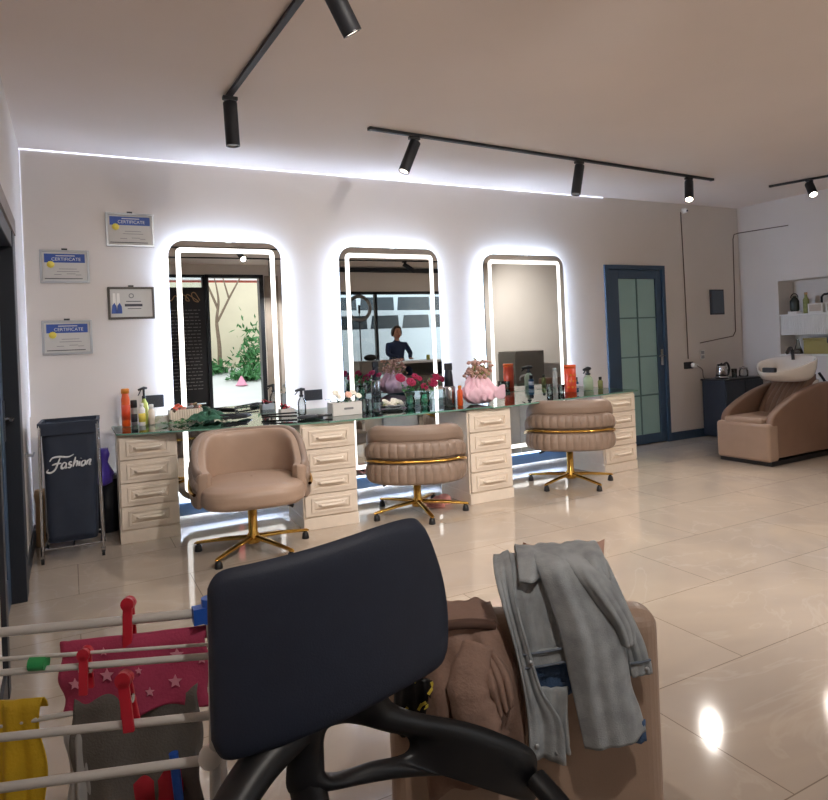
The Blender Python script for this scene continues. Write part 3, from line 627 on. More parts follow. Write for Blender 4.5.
b = MB(); b.lathe([(0.055, 0), (0.058, 0.01), (0.02, 0.12), (0.018, 0.17), (0.022, 0.175)], 18); b.build('bottle_body', 'glass_clear', t)
b = MB(); b.lathe([(0.05, 0.004), (0.035, 0.06), (0.002, 0.061)], 16); b.build('contents', 'coat_lining', t)
t = thing('storage_box', 'olive gold storage box on the lower niche shelf', 'box', (7.98, 4.52, NZ0+0.0205))
b = MB(); b.box((-0.1, -0.38, 0), (0.1, 0.38, 0.165)); b.build('carton', 'mustard_box', t, bevel=0.004)
b = MB(); b.box((-0.104, -0.384, 0.166), (0.104, 0.384, 0.19)); b.build('lid', 'mustard_box', t, bevel=0.003)
b = MB(); b.box((-0.116, 0.03, 0.13), (-0.1045, 0.09, 0.19)); b.build('clasp', 'black', t)

# ------------------------------------------------------------------ wash chair (front = local -X)
t = thing('wash_chair', 'brown leather wash chair under the white basin', 'wash chair', (5.86, 4.30, 0), 0.03)
WC = t; W2 = 0.205
arm0 = [(0.10, 0.07), (0.7, 0.06), (1.28, 0.07), (1.36, 0.2), (1.37, 0.5), (1.33, 0.69), (1.20, 0.745), (0.95, 0.745), (0.68, 0.705), (0.42, 0.635), (0.21, 0.55), (0.08, 0.46), (0.05, 0.30), (0.06, 0.12)]
def closed2(P, n):
    P = [Vector((x, z, 0)) for x, z in P]; N_ = len(P); out = []
    for i in range(N_):
        a, b_, c, d = P[i-1], P[i], P[(i+1) % N_], P[(i+2) % N_]
        for k in range(n):
            t_ = k/n; q = 0.5*((2*b_)+(c-a)*t_+(2*a-5*b_+4*c-d)*t_*t_+(3*b_-a-3*c+d)*t_**3); out.append((q.x, q.y))
    return out
arm = closed2(arm0, 5); ac = (0.75, 0.4)
for s in (-1, 1):
    b = MB()
    def armf(u, v, s=s):
        p = arm[int(round(u*len(arm))) % len(arm)]; a = -PI/2+PI*v; k = 0.035*(1-abs(math.cos(a))**0.5)
        dx, dz = p[0]-ac[0], p[1]-ac[1]; L_ = math.hypot(dx, dz); return (p[0]-dx/L_*k, s*(W2+0.038)+0.038*math.sin(a), p[1]-dz/L_*k)
    b.grid(armf, len(arm), 13, closeu=True)
    for e in (-1, 1):
        vs = [armf(i/len(arm), 0.5+0.5*e) for i in range(len(arm))]; b.add(vs, [tuple(range(len(arm)))[::(-1 if e*s < 0 else 1)]], False)
    b.build('armrest', 'leather_brown', t)
b = MB(); b.box((0.0, -W2-0.078, 0.04), (0.16, W2+0.078, 0.405)); b.build('front_block', 'leather', t, bevel=0.03, bseg=5)
b = MB(); b.box((0.015, -W2+0.002, 0.395), (0.95, W2-0.002, 0.455)); b.build('seat', 'leather', t, bevel=0.025, bseg=4)
b = MB(); b.box((0.165, -W2, 0.05), (1.28, W2, 0.39)); b.build('body', 'leather_dark', t)
b = MB()
def wb(u, v):
    y = -W2+0.01+u*(2*W2-0.02); rib = 0.028*abs(math.sin(u*PI*7))**0.6
    x = 0.56+0.42*v - rib*math.sin(PI*min(1, max(0, v*1.02)))**0.3 - 0.05*math.sin(PI*v); z = 0.43+0.40*v; return (x, y, z)
b.grid(wb, 97, 16); bb = b.build('backrest', 'leather_brown', t, solid=0.07, off=1)
b = MB(); b.box((0.04, -W2-0.07, 0.0), (1.28, W2+0.07, 0.042)); b.build('plinth', 'black', t)
t = thing('wash_basin', 'white ceramic wash basin with a black tap above the wash chair', 'basin', (6.66, 4.33, 0.635), 0.06)
b = MB()
def bas(u, v):
    a = 2*PI*u
    P_ = [(0.10, 0.0), (0.20, 0.0), (0.255, 0.05), (0.285, 0.14), (0.295, 0.235), (0.29, 0.255), (0.275, 0.255), (0.262, 0.235), (0.235, 0.13), (0.16, 0.07), (0.03, 0.06)]
    k = v*(len(P_)-1); i = min(int(k), len(P_)-2); f = k-i; r = P_[i][0]*(1-f)+P_[i+1][0]*f; z = P_[i][1]*(1-f)+P_[i+1][1]*f
    lip = max(0, -math.cos(a))**6
    x = r*math.cos(a)*0.98 - 0.10*lip*min(1, z/0.2); y = r*math.sin(a)*0.95
    z2 = z*(1.0-0.28*max(0, -math.cos(a)-0.2)) + 0.06*math.cos(a)*min(1, z/0.2) + (0.02*0)
    return (x, y, z2*0.82+0.13)
b.grid(bas, 56, 34, closeu=True); b.build('bowl', 'ceramic', t)
b = MB(); b.lathe([(0.14, -0.66), (0.14, -0.65), (0.1, -0.3), (0.11, 0.12)], 20, T(0.38, 0, 0)); b.build('pedestal', 'ceramic', t)
b = MB(); b.box((-0.40, -0.11, 0.24), (-0.36, 0.03, 0.29)); b.build('neck_pad', 'black', t, bevel=0.012)
b = MB(); b.tube(crom([(0.22, 0.05, 0.34), (0.2, 0.05, 0.45), (0.12, 0.03, 0.465), (0.02, 0.0, 0.42)]), 0.017, 10); b.build('tap', 'black', t)
b = MB(); b.tube(crom([(0.24, -0.2, 0.2), (0.34, -0.22, 0.05), (0.33, -0.2, -0.2), (0.3, -0.22, -0.65)]), 0.014, 8); b.build('hose', 'black', t)

# ------------------------------------------------------------------ laundry trolley "Fashion"
t = thing('laundry_trolley', 'navy fabric laundry trolley lettered Fashion on a chrome frame with castors', 'trolley', (-0.012, 5.10, 0), -0.05)
w2, d2 = 0.168, 0.175
fr = MB()
for sx in (-1, 1):
    for sy in (-1, 1): fr.cyl((sx*w2*1.06, sy*d2*1.05, 0.05), (sx*w2, sy*d2, 0.90), 0.009)
fr.cyl((-w2*1.05, -d2, 0.09), (w2*1.05, -d2, 0.09), 0.006).cyl((-w2*1.05, d2, 0.09), (w2*1.05, d2, 0.09), 0.006).cyl((0, -d2, 0.09), (0, d2, 0.09), 0.006)
fr.cyl((-w2, -d2, 0.09), (-w2, d2, 0.09), 0.006).cyl((w2, -d2, 0.09), (w2, d2, 0.09), 0.006)
fr.build('chrome_frame', 'chrome', t)
for sx in (-1, 1):
    for sy in (-1, 1):
        b = MB(); b.cyl((sx*w2*1.06-0.009, sy*d2*1.05, 0.022), (sx*w2*1.06+0.009, sy*d2*1.05, 0.022), 0.022); c = b.build('caster', 'rubber', t)
        b = MB(); b.box((sx*w2*1.06-0.014, sy*d2*1.05-0.012, 0.03), (sx*w2*1.06+0.014, sy*d2*1.05+0.012, 0.055)); b.build('fork', 'chrome', c)
b = MB()
def bag(u, v):
    a = 2*PI*u; c, s = math.cos(a), math.sin(a); n = 8; k = 0.90+0.10*v
    r = 1/((abs(c/(w2*0.96*k))**n+abs(s/(d2*0.9*k))**n)**(1/n)); q = 1+0.012*math.sin(5*a+9*v)
    return (r*c*q, r*s*q, 0.125+0.765*v)
b.grid(bag, 72, 20, closeu=True); b.prism([bag(i/72, 0)[:2] for i in range(72)], 0.12, 0.126); b.build('bag', 'navycloth', t, solid=0.006)
b = MB(); O = rrect(2*w2+0.03, 2*d2+0.02, 0.02); I = rrect(2*w2-0.01, 2*d2-0.02, 0.015); b.frame(O, I, 0.885, 0.91); b.frame(rrect(2*w2+0.02, 2*d2+0.01, 0.02), rrect(2*w2-0.0, 2*d2-0.01, 0.015), 0.83, 0.885); b.build('rim', 'navycloth', t)
b = MB(); b.prism(rrect(2*w2-0.04, 2*d2-0.05, 0.02), 0.80, 0.81); b.build('inner_tray', 'black', t)
b = MB(); random.seed(3)
for k in range(7): b.ball((-0.09+random.uniform(-0.04, 0.05), random.uniform(-0.1, 0.02), 0.845+random.uniform(0, 0.02)), 0.025, sc=(1.2, 1, 0.7))
o = b.build('crumpled_tissue', 'white', t)
# lettering, drawn as slanted brush strokes
def stroke(b, pts, w0=0.0045, w1=0.0045, z=0.0, tr=None):
    P = crom([(x, y, 0) for x, y in pts], 6); n = len(P); b.tube([(p.x, p.y, 0) for p in P], [w0+(w1-w0)*abs(math.sin(PI*i/(n-1))) for i in range(n)], 6, tr=tr, flat=0.35)
lt = MB(); SH = Matrix(((1, 0.28, 0, 0), (0, 1, 0, 0), (0, 0, 1, 0), (0, 0, 0, 1)))
LT = T(0.008, -d2*0.93-0.003, 0.625) @ Rx(PI/2) @ Matrix.Rotation(0.04, 4, 'Z') @ SH @ Matrix.Diagonal((1.08, 1.08, 1, 1))
def L(pts, a=0.0028, c=0.0062): stroke(lt, pts, a, c, tr=LT)
L([(-0.125, 0.035), (-0.115, 0.055), (-0.08, 0.058), (-0.03, 0.05), (0.0, 0.062)])
L([(-0.072, 0.055), (-0.078, 0.02), (-0.085, -0.015), (-0.105, -0.032), (-0.128, -0.025), (-0.122, -0.01)])
L([(-0.108, 0.012), (-0.085, 0.018), (-0.058, 0.016)])
L([(-0.03, 0.012), (-0.045, 0.018), (-0.055, 0.0), (-0.048, -0.015), (-0.035, -0.008), (-0.029, 0.014)]); L([(-0.03, 0.014), (-0.03, -0.012), (-0.022, -0.013)])
L([(0.0, 0.014), (-0.012, 0.018), (-0.015, 0.006), (-0.002, -0.003), (-0.006, -0.016), (-0.02, -0.012)])
L([(0.013, 0.045), (0.012, 0.01), (0.011, -0.014)]); L([(0.012, 0.0), (0.02, 0.016), (0.03, 0.012), (0.029, -0.006), (0.032, -0.014)])
L([(0.043, 0.016), (0.042, -0.004), (0.046, -0.014)]); L([(0.045, 0.031), (0.046, 0.033)])
L([(0.066, 0.017), (0.055, 0.008), (0.056, -0.01), (0.066, -0.015), (0.075, -0.004), (0.073, 0.012), (0.066, 0.017)])
L([(0.085, 0.016), (0.084, -0.014)]); L([(0.085, 0.0), (0.093, 0.016), (0.102, 0.013), (0.1, -0.006), (0.104, -0.014), (0.11, -0.012)])
lt.build('lettering', 'letter', t)
t = thing('waste_bin', 'round navy waste bin between the trolley and the first cabinet', 'bin', (0.215, 5.57, 0))
b = MB(); b.lathe([(0.075, 0), (0.08, 0.005), (0.09, 0.42), (0.083, 0.42), (0.073, 0.012), (0.002, 0.011)], 28); b.build('bucket', 'navy_dark', t)
b = MB(); b.lathe([(0.091, 0.40), (0.094, 0.405), (0.094, 0.43), (0.088, 0.43), (0.088, 0.405)], 28); b.build('rim', 'silver', t)
b = MB(); random.seed(5)
b.lathe([(0.02, 0.45), (0.05, 0.47), (0.058, 0.54), (0.03, 0.62), (0.045, 0.68), (0.04, 0.72), (0.01, 0.71)], 18, T(0.19, 5.33, -0.06), mod=lambda a, k: 1+0.22*math.sin(3*a+k)+0.1*math.sin(7*a)); o = b.build('plastic_bag', 'purple'); tag(o, 'crumpled purple plastic bag hanging by the trolley', 'bag')
t = thing('wall_hook', 'small grey hook rail on the left wall beside the trolley', 'hook', (XL, 5.0, 0.70))
b = MB(); b.box((0.001, -0.06, 0), (0.01, 0.06, 0.02)).tube([(0.005, -0.03, 0.01), (0.045, -0.03, 0.0), (0.05, -0.03, 0.02)], 0.005).tube([(0.005, 0.03, 0.01), (0.045, 0.03, 0.0), (0.05, 0.03, 0.02)], 0.005); b.build('rail', 'silver', t)
b = MB(); b.lathe([(0.035, 0), (0.04, 0.01), (0.032, 0.3), (0.045, 0.36), (0.04, 0.40), (0.03, 0.40)], 14, T(-0.215, 5.42, 0), mod=lambda a, k: 1+0.1*math.sin(4*a+k)); o = b.build('paper_bag', 'tan_box'); tag(o, 'narrow tan paper bag standing behind the trolley', 'bag')

# ------------------------------------------------------------------ things on the glass worktops
def bottle(name, label, x, y, z, r, h, body, cap, cat='bottle', neck=0.4, caph=0.12, lab=None, grp=None):
    t = thing(name, label, cat, (x, y, z), 0, grp)
    hb = h*(1-caph)
    b = MB(); b.lathe([(r*0.9, 0), (r, 0.004), (r, hb*0.82), (r*0.85, hb*0.9), (r*neck, hb*0.97), (r*neck, hb)], 20); b.build('bottle_body', body, t)
    b = MB(); cr = max(r*neck*1.2, 0.008); b.lathe([(cr, hb), (cr, h*0.985), (cr*0.8, h)], 16); b.build('cap', cap, t)
    if lab:
        b = MB(); b.lathe([(r+0.0012, hb*0.2), (r+0.0012, hb*0.65)], 20); b.build('label', lab, t)
    return t
def sprayer(label, x, y, z, r, h, body, neckm, rz=0, head='black'):
    t = thing('spray_bottle', label, 'spray bottle', (x, y, z), rz)
    hb = h*0.68
    b = MB(); b.lathe([(r*0.9, 0), (r, 0.006), (r, hb*0.6), (r*0.85, hb*0.8), (r*0.38, hb*0.96), (r*0.35, hb)], 20); b.build('bottle_body', body, t)
    b = MB(); b.lathe([(r*0.5, hb), (r*0.5, hb+h*0.07), (r*0.3, hb+h*0.08)], 14); b.build('collar', neckm, t)
    b = MB(); z0 = hb+h*0.07
    b.tube([(0.03*r/0.035, 0, z0+h*0.2), (0, 0, z0+h*0.21), (-0.055*r/0.035, 0, z0+h*0.17)], [r*0.3, r*0.42, r*0.26], 10); b.cyl((0, 0, z0), (0, 0, z0+h*0.2), r*0.3)
    hd = b.build('spray_head', head, t)
    b = MB(); b.tube([(-0.03*r/0.035, 0, z0+h*0.16), (-0.045*r/0.035, 0, z0+h*0.08), (-0.06*r/0.035, 0, z0+h*0.02)], r*0.13, 8); b.build('trigger', head, t)
    return t
bottle('hair_spray_can', 'tall orange spray can at the corner of the first worktop', 0.37, 5.52, DZ, 0.031, 0.29, 'orange', 'amber', 'can', 0.8, 0.13, 'redorange')
bottle('styling_bottle', 'slim grey bottle beside the tall orange can', 0.43, 5.55, DZ, 0.022, 0.195, 'silver', 'blackmatte', 'bottle', 0.9, 0.3, 'darkline')
bottle('lotion_bottle', 'white bottle with a pale label in front of the socket on the first worktop', 0.478, 5.46, DZ, 0.024, 0.175, 'white', 'white', 'bottle', 0.5, 0.15, 'yellow')
sprayer('spray bottle with a lime label and black head on the first worktop', 0.507, 5.56, DZ, 0.030, 0.295, 'lime', 'blackmatte', 0.5)
bottle('cream_tube', 'cream coloured squeeze bottle beside the lime spray bottle', 0.55, 5.50, DZ, 0.024, 0.155, 'cream', 'white', 'bottle', 0.6, 0.2)
b = MB()
for k in range(5): b.prism(rrect(0.12-0.008*k, 0.09, 0.01), 0.012*k, 0.012*k+0.01, T(0.635, 5.56, DZ) @ Rz(0.2*k))
o = b.build('tissue_pack', 'paper'); tag(o, 'small stack of pale papers left of the tool box', 'papers')
t = thing('tool_box', 'cream ribbed box full of combs and rollers on the first worktop', 'box', (0.80, 5.50, DZ), 0)
b = MB(); b.frame(rrect(0.25, 0.12, 0.01, 3), rrect(0.236, 0.106, 0.006, 3), 0, 0.10); b.prism(rrect(0.24, 0.11, 0.006, 3), 0.001, 0.008)
for k in range(14): b.cyl((-0.115+k*0.0177, -0.061, 0.003), (-0.115+k*0.0177, -0.061, 0.098), 0.004, seg=6)
b.build('carton', 'cream', t)
random.seed(11)
for k in range(26):
    x, y = random.uniform(-0.10, 0.10), random.uniform(-0.035, 0.035); a = random.uniform(-0.6, 0.6); m = random.choice(['tan_box', 'coat_lining', 'redorange', 'blackmatte', 'silver', 'slipper'])
    b = MB(); q = T(0.80+x, 5.50+y, DZ+0.075+random.uniform(0, 0.03)) @ Rz(random.uniform(0, 3)) @ Ry(PI/2+random.uniform(-0.7, 0.7))
    b.lathe([(0.011, -0.035), (0.014, -0.03), (0.014, 0.03), (0.011, 0.035)], 10, q); b.cyl((0, 0, -0.038), (0, 0, 0.038), 0.006, seg=8, tr=q)
    o = b.build('hair_roller', m); nm = {'tan_box': 'tan', 'coat_lining': 'brown', 'redorange': 'orange red', 'blackmatte': 'black', 'silver': 'grey', 'slipper': 'pink'}[m]
    tag(o, 'small %s hair roller piled in the cream tool box' % nm, 'hair roller', '%s rollers in the cream tool box' % nm)
# green foliage garland, dark green cloth, black cords
def leafspray(name, label, x, y, z, n, spread, h, m, ls=0.03, seed=1, cat='foliage', kind=None, par=None, flat=0.4):
    random.seed(seed); b = MB()
    for k in range(n):
        px, py, pz = random.gauss(0, spread[0]), random.gauss(0, spread[1]), abs(random.gauss(0, h))+0.006
        q = T(px, py, pz) @ Rz(random.uniform(0, 6.3)) @ Ry(random.uniform(-flat, flat)) @ Rx(random.uniform(-flat, flat)); s = ls*random.uniform(0.6, 1.3)
        b.add([(-s, 0, 0), (0, -s*0.35, 0.002), (s, 0, 0.004), (0, s*0.35, 0.002), (0, 0, s*0.15)], [(0, 1, 4), (1, 2, 4), (2, 3, 4), (3, 0, 4)], True, q)
    o = b.build(name, m, par)
    if par is None: o.location = (x, y, z); tag(o, label, cat, kind=kind)
    else: o.location = (x, y, z)
    return o
leafspray('leaf_garland', 'bright green leafy sprig lying at the edge of the first worktop', 0.73, 5.34, DZ, 60, (0.07, 0.035), 0.015, 'leaf', 0.028, 2)
b = MB()
def dgc(u, v):
    r = (1-v)*0.12+0.004; a = 2*PI*u; return (r*math.cos(a)*(1.3+0.2*math.sin(3*a)), r*math.sin(a)*0.8, 0.003+0.055*(1-(1-v)**2)*(1+0.35*math.sin(5*a+1))+0.016*abs(math.sin(6*a+4*v))*(1-v)+0.012*math.sin(9*v+3*a)**2)
b.grid(dgc, 48, 12, closeu=True); o = b.build('salon_cape', 'darkgreen'); o.location = (0.95, 5.33, DZ); tag(o, 'crumpled dark green cloth on the first worktop', 'cloth')
random.seed(9)
b = MB()
for k in range(5):
    pts = [(random.uniform(-0.12, 0.12), random.uniform(-0.06, 0.06), 0.006+0.006*k+random.uniform(0, 0.02)) for _ in range(6)]; b.tube(crom(pts), 0.0035, 7)
o = b.build('extension_cable', 'blackmatte'); o.location = (1.12, 5.28, DZ); tag(o, 'tangled black power cords behind the tan chair', 'cord')
t = thing('hair_clipper', 'black hair clipper lying among the tangled cords', 'clipper', (1.22, 5.33, DZ+0.0), 0.7)
b = MB(); b.tube([(-0.07, 0, 0.02), (-0.03, 0, 0.024), (0.04, 0, 0.022), (0.07, 0, 0.02)], [0.014, 0.02, 0.02, 0.015], 12); b.build('clipper_body', 'black', t)
b = MB(); b.box((0.07, -0.018, 0.01), (0.085, 0.018, 0.026)); b.build('blade', 'chrome', t)
t = thing('hair_straightener', 'black hair straightener lying on the worktop right of the tan chair', 'hair straightener', (1.45, 5.08, DZ), -0.5)
b = MB(); b.tube([(-0.15, 0, 0.016), (-0.05, 0, 0.016), (0.13, 0, 0.014)], [0.007, 0.010, 0.009], 10, flat=0.8); b.build('lower_arm', 'black', t)
b = MB(); b.tube([(-0.15, 0, 0.028), (-0.05, 0, 0.034), (0.13, 0.0, 0.040)], [0.007, 0.009, 0.008], 10, flat=0.8); b.build('upper_arm', 'black', t)
t = thing('hair_brush', 'large black paddle brush on the worktop beside the white flower box', 'hair brush', (1.63, 4.86, DZ), -0.15)
b = MB(); b.lathe([(0.02, 0.008), (0.05, 0.008), (0.052, 0.016), (0.045, 0.026), (0.02, 0.03)], 20, T(-0.03, 0, 0), sx=1.6); b.build('paddle', 'blackmatte', t)
b = MB(); b.tube([(0.04, 0, 0.018), (0.09, 0, 0.017), (0.16, 0, 0.017)], [0.014, 0.009, 0.011], 10); b.build('handle', 'black', t)
b = MB()
for i in range(7):
    for j in range(5): b.cyl((-0.08+i*0.016, -0.028+j*0.014, 0.0), (-0.08+i*0.016, -0.028+j*0.014, 0.01), 0.0015, seg=5)
b.build('bristles', 'black', t)
t = thing('clip_tray', 'small white tray holding red and black hair clips', 'tray', (1.57, 5.32, DZ))
b = MB(); b.frame(rrect(0.12, 0.09, 0.01, 3), rrect(0.108, 0.078, 0.006, 3), 0, 0.05); b.prism(rrect(0.115, 0.085, 0.006, 3), 0.001, 0.006); b.build('tray', 'white', t)
for k in range(10):
    b = MB(); q = T(1.57+random.uniform(-0.04, 0.04), 5.32+random.uniform(-0.025, 0.025), DZ+0.05+random.uniform(0, 0.03)) @ Rz(random.uniform(0, 3)) @ Ry(random.uniform(-0.6, 0.6))
    b.box((-0.03, -0.006, -0.004), (0.03, 0.006, 0.0), q).box((-0.03, -0.006, 0.0), (0.03, 0.006, 0.004), q @ Ry(0.16)); red = k % 2 == 0
    o = b.build('hair_clip', 'red' if red else 'black'); tag(o, ('red' if red else 'black') + ' hair clip in the small white tray', 'hair clip', ('red' if red else 'black') + ' clips in the small white tray')
sprayer('clear spray bottle with a black trigger left of the second socket', 1.665, 5.2, DZ, 0.034, 0.215, 'glass_clear', 'black', 0.1)
# flowers
def flower_head(b, c, r, n=7, seed=0, tilt=0.0):
    random.seed(seed)
    for ring, (k, rr, up) in enumerate(((n, 1.0, 0.25), (n-1, 0.7, 0.6), (n-3, 0.4, 0.95))):
        for i in range(max(3, k)):
            a = 2*PI*i/max(3, k)+ring*0.5; q = T(*c) @ Rx(tilt) @ Rz(a) @ T(r*rr*0.5, 0, 0) @ Ry(-up)
            b.ball((0, 0, 0), r*0.42, 8, 6, (1.1, 1.1, 0.35), q)
def bloom(name, label, c, r, m, stem_to, cat='flower', grp=None, seed=0, tilt=0.9):
    t = thing(name, label, cat, c, 0, grp)
    b = MB(); flower_head(b, (0, 0, 0), r, 7, seed, tilt); b.build('petals', m, t)
    b = MB(); s = Vector(stem_to)-Vector(c); b.tube([(0, 0, -r*0.2), (s.x*0.4, s.y*0.4, s.z*0.5), tuple(s)], 0.0025, 6); st = b.build('stem', 'leaf', t)
    return t
t = thing('flower_box', 'white wooden planter box with a dark handle slot on the second worktop', 'planter', (1.93, 4.93, DZ), 0)
b = MB(); b.frame(rrect(0.25, 0.13, 0.008, 3), rrect(0.232, 0.112, 0.005, 3), 0, 0.10); b.prism(rrect(0.24, 0.12, 0.005, 3), 0.001, 0.01); b.build('carton', 'white', t)
b = MB(); b.prism(rrect(0.08, 0.016, 0.007, 4, 0.01, 0.052), 0.065, 0.0665, Rx(PI/2)); b.build('handle_slot', 'greyline', t)
b = MB(); b.prism(rrect(0.228, 0.108, 0.005, 3), 0.07, 0.085); b.build('soil', 'coat_lining', t)
for k, (x, y, z, r, m) in enumerate(((-0.07, 0, 0.175, 0.036, 'flower_white'), (0.03, -0.02, 0.155, 0.034, 'flower_peach'), (0.085, 0.02, 0.165, 0.032, 'flower_white'), (0.12, -0.01, 0.14, 0.028, 'flower_white'), (-0.03, 0.03, 0.14, 0.026, 'flower_white'))):
    nm = 'white' if m == 'flower_white' else 'peach'
    bloom('carnation', ('peach flower in the white planter box' if nm == 'peach' else 'white flower in the white planter box'), (1.93+x, 4.93+y, DZ+z), r, m, (1.93+x*0.6, 4.93, DZ+0.08), 'flower', '%s flowers in the planter box' % nm, k)
leafspray('planter_leaves', 'dark leaves among the flowers of the white planter box', 1.93, 4.93, DZ+0.09, 30, (0.07, 0.03), 0.02, 'darkgreen', 0.022, 4)
glass_cup(2.13, 5.0, DZ, 0.032, 0.10, 'first small clear glass beside the planter box', grp=None)
glass_cup(2.21, 5.06, DZ, 0.032, 0.09, 'clear glass between the planter box and the white garland', grp=None)
t = thing('flower_garland', 'white flower garland lying in a low dish on the second worktop', 'garland', (2.42, 5.03, DZ))
b = MB(); b.lathe([(0.05, 0), (0.11, 0.012), (0.12, 0.03), (0.112, 0.03), (0.05, 0.008), (0.002, 0.007)], 24, sx=1.1); b.build('dish', 'glass_clear', t)
b = MB(); random.seed(21)
for k in range(14): flower_head(b, (random.uniform(-0.1, 0.1), random.uniform(-0.06, 0.06), random.uniform(0.03, 0.075)), 0.024, 6, k, 0.7)
o = b.build('blossoms', 'flower_white', t); o['kind'] = 'stuff'
o = leafspray('leaves', '', 0, 0, 0.02, 24, (0.07, 0.04), 0.02, 'olive', 0.02, 5, par=t)
vs_ = [(2.545, 4.98), (2.665, 4.94)]
for k, (x, y) in enumerate(vs_):
    t = thing('teal_vase', ['teal glass vase of roses next to the white garland', 'teal glass vase of roses next to the dark shaker'][k], 'vase', (x, y, DZ), 0, 'teal glass vases of roses')
    b = MB(); b.lathe([(0.032, 0), (0.038, 0.006), (0.044, 0.05), (0.034, 0.09), (0.046, 0.125), (0.041, 0.125), (0.029, 0.09), (0.039, 0.05), (0.03, 0.012), (0.002, 0.011)], 24, mod=lambda a, kk: 1+0.05*math.sin(8*a)); b.build('glass_wall', 'glass_teal', t)
rs = [(-0.09, -0.01, 0.255, 0.05, 0), (0.0, -0.03, 0.215, 0.05, 0), (0.06, 0.01, 0.26, 0.034, 0), (0.0, 0.0, 0.17, 0.04, 1), (0.07, -0.02, 0.20, 0.054, 1), (0.12, 0.0, 0.245, 0.042, 1), (0.19, 0.02, 0.22, 0.036, 1), (-0.03, 0.03, 0.24, 0.03, 1)]
for k, (dx, dy, z, r, v) in enumerate(rs):
    x, y = vs_[v]; lab = ['crimson rose in the teal vase next to the white garland', 'crimson rose in the teal vase next to the dark shaker'][v]
    bloom('rose', lab, (x+dx, y+dy, DZ+z), r, 'rose', (x+dx*0.1, y+dy*0.1, DZ+0.03), 'rose', ['roses in the vase by the garland', 'roses in the vase by the shaker'][v], k)
for k, (x, y) in enumerate(vs_):
    leafspray('rose_leaves', ['green rose leaves above the vase by the garland', 'green rose leaves above the vase by the shaker'][k], x+0.02, y, DZ+0.13, 46, (0.045, 0.03), 0.05, 'leaf', 0.026, 30+k, flat=1.2)
# shaker, orange bottle, bouquet
t = thing('dye_shaker', 'silver canister with a tall dark top beside the roses', 'canister', (2.86, 4.86, DZ))
b = MB(); b.lathe([(0.05, 0), (0.053, 0.005), (0.053, 0.15), (0.046, 0.165)], 24); b.build('canister_body', 'chrome', t)
b = MB(); b.lathe([(0.04, 0.165), (0.036, 0.25), (0.03, 0.29), (0.03, 0.30)], 20); b.build('dark_cap', 'navy_dark', t)
b = MB(); b.box((-0.035, -0.012, 0.30), (0.035, 0.012, 0.36)); b.build('mouthpiece', 'blackmatte', t, bevel=0.004)
bottle('hair_oil_bottle', 'small orange bottle between the silver canister and the pink bouquet', 2.905, 4.76, DZ, 0.024, 0.17, 'orange', 'amber', 'bottle', 0.55, 0.15)
t = thing('wrapped_bouquet', 'bouquet of dried flowers wrapped in pink paper over a cream cabinet', 'bouquet', (3.12, 4.78, DZ))
random.seed(2)
b = MB()
def crump(u, v, rx, ry, z0, z1, sd):
    a = 2*PI*u; q = math.sin(PI*(0.12+0.74*v))**0.7; n_ = 1+0.07*math.sin(5*a+sd+3*v)+0.05*math.sin(9*a-4*v+sd)+0.035*math.sin(17*a+9*v)
    return (rx*q*n_*math.cos(a), ry*q*n_*math.sin(a), z0+(z1-z0)*v+0.018*math.sin(6*a+sd)*v+0.01*math.sin(13*a+sd)*v)
b.grid(lambda u, v: crump(u, v, 0.175, 0.105, 0.006, 0.18, 1.0), 90, 18, closeu=True); b.build('pink_wrap', 'pinkpaper', t, solid=0.002)
b = MB()
b.grid(lambda u, v: tuple(Vector(crump(u, v, 0.125, 0.08, 0.05, 0.235, 2.6))+Vector((-0.01, 0.0, 0))), 80, 16, closeu=True); b.build('inner_wrap', 'pinkpaper', t, solid=0.002)
b = MB()
b.grid(lambda u, v: (0.10+0.13*u, -0.05-0.02*math.sin(PI*u), 0.075+0.02*u+(v-0.5)*(0.03+0.09*math.sin(PI*u*0.75))+0.006*math.sin(14*v)), 14, 12)
for s in (-1, 1):
    b.grid(lambda u, v, s=s: (0.0+s*(0.005+0.05*u), -0.115-0.012*math.sin(PI*u), 0.055+0.01*u+(v-0.5)*(0.012+0.045*math.sin(PI*u*0.8))), 14, 8)
b.build('ribbon_bow', 'pinkpaper', t, solid=0.002)
b = MB(); random.seed(14)
for k in range(120): b.ball((max(-0.12, min(0.12, random.gauss(0.0, 0.06))), max(-0.08, min(0.08, random.gauss(0, 0.04))), 0.295+random.uniform(-0.08, 0.07)), random.uniform(0.01, 0.02), 7, 5, (1, 1, 0.8))
o = b.build('dried_blossoms', 'dried', t); o['kind'] = 'stuff'
leafspray('leaves', '', 0.02, 0, 0.22, 60, (0.05, 0.035), 0.05, 'olive', 0.022, 8, par=t, flat=1.3)
b = MB()
for k in range(9): a = k*0.7; b.tube([(0, 0, 0.02), (0.03*math.cos(a), 0.02*math.sin(a), 0.2), (0.06*math.cos(a), 0.04*math.sin(a), 0.33)], 0.003, 6)
b.build('stems', 'olive', t)
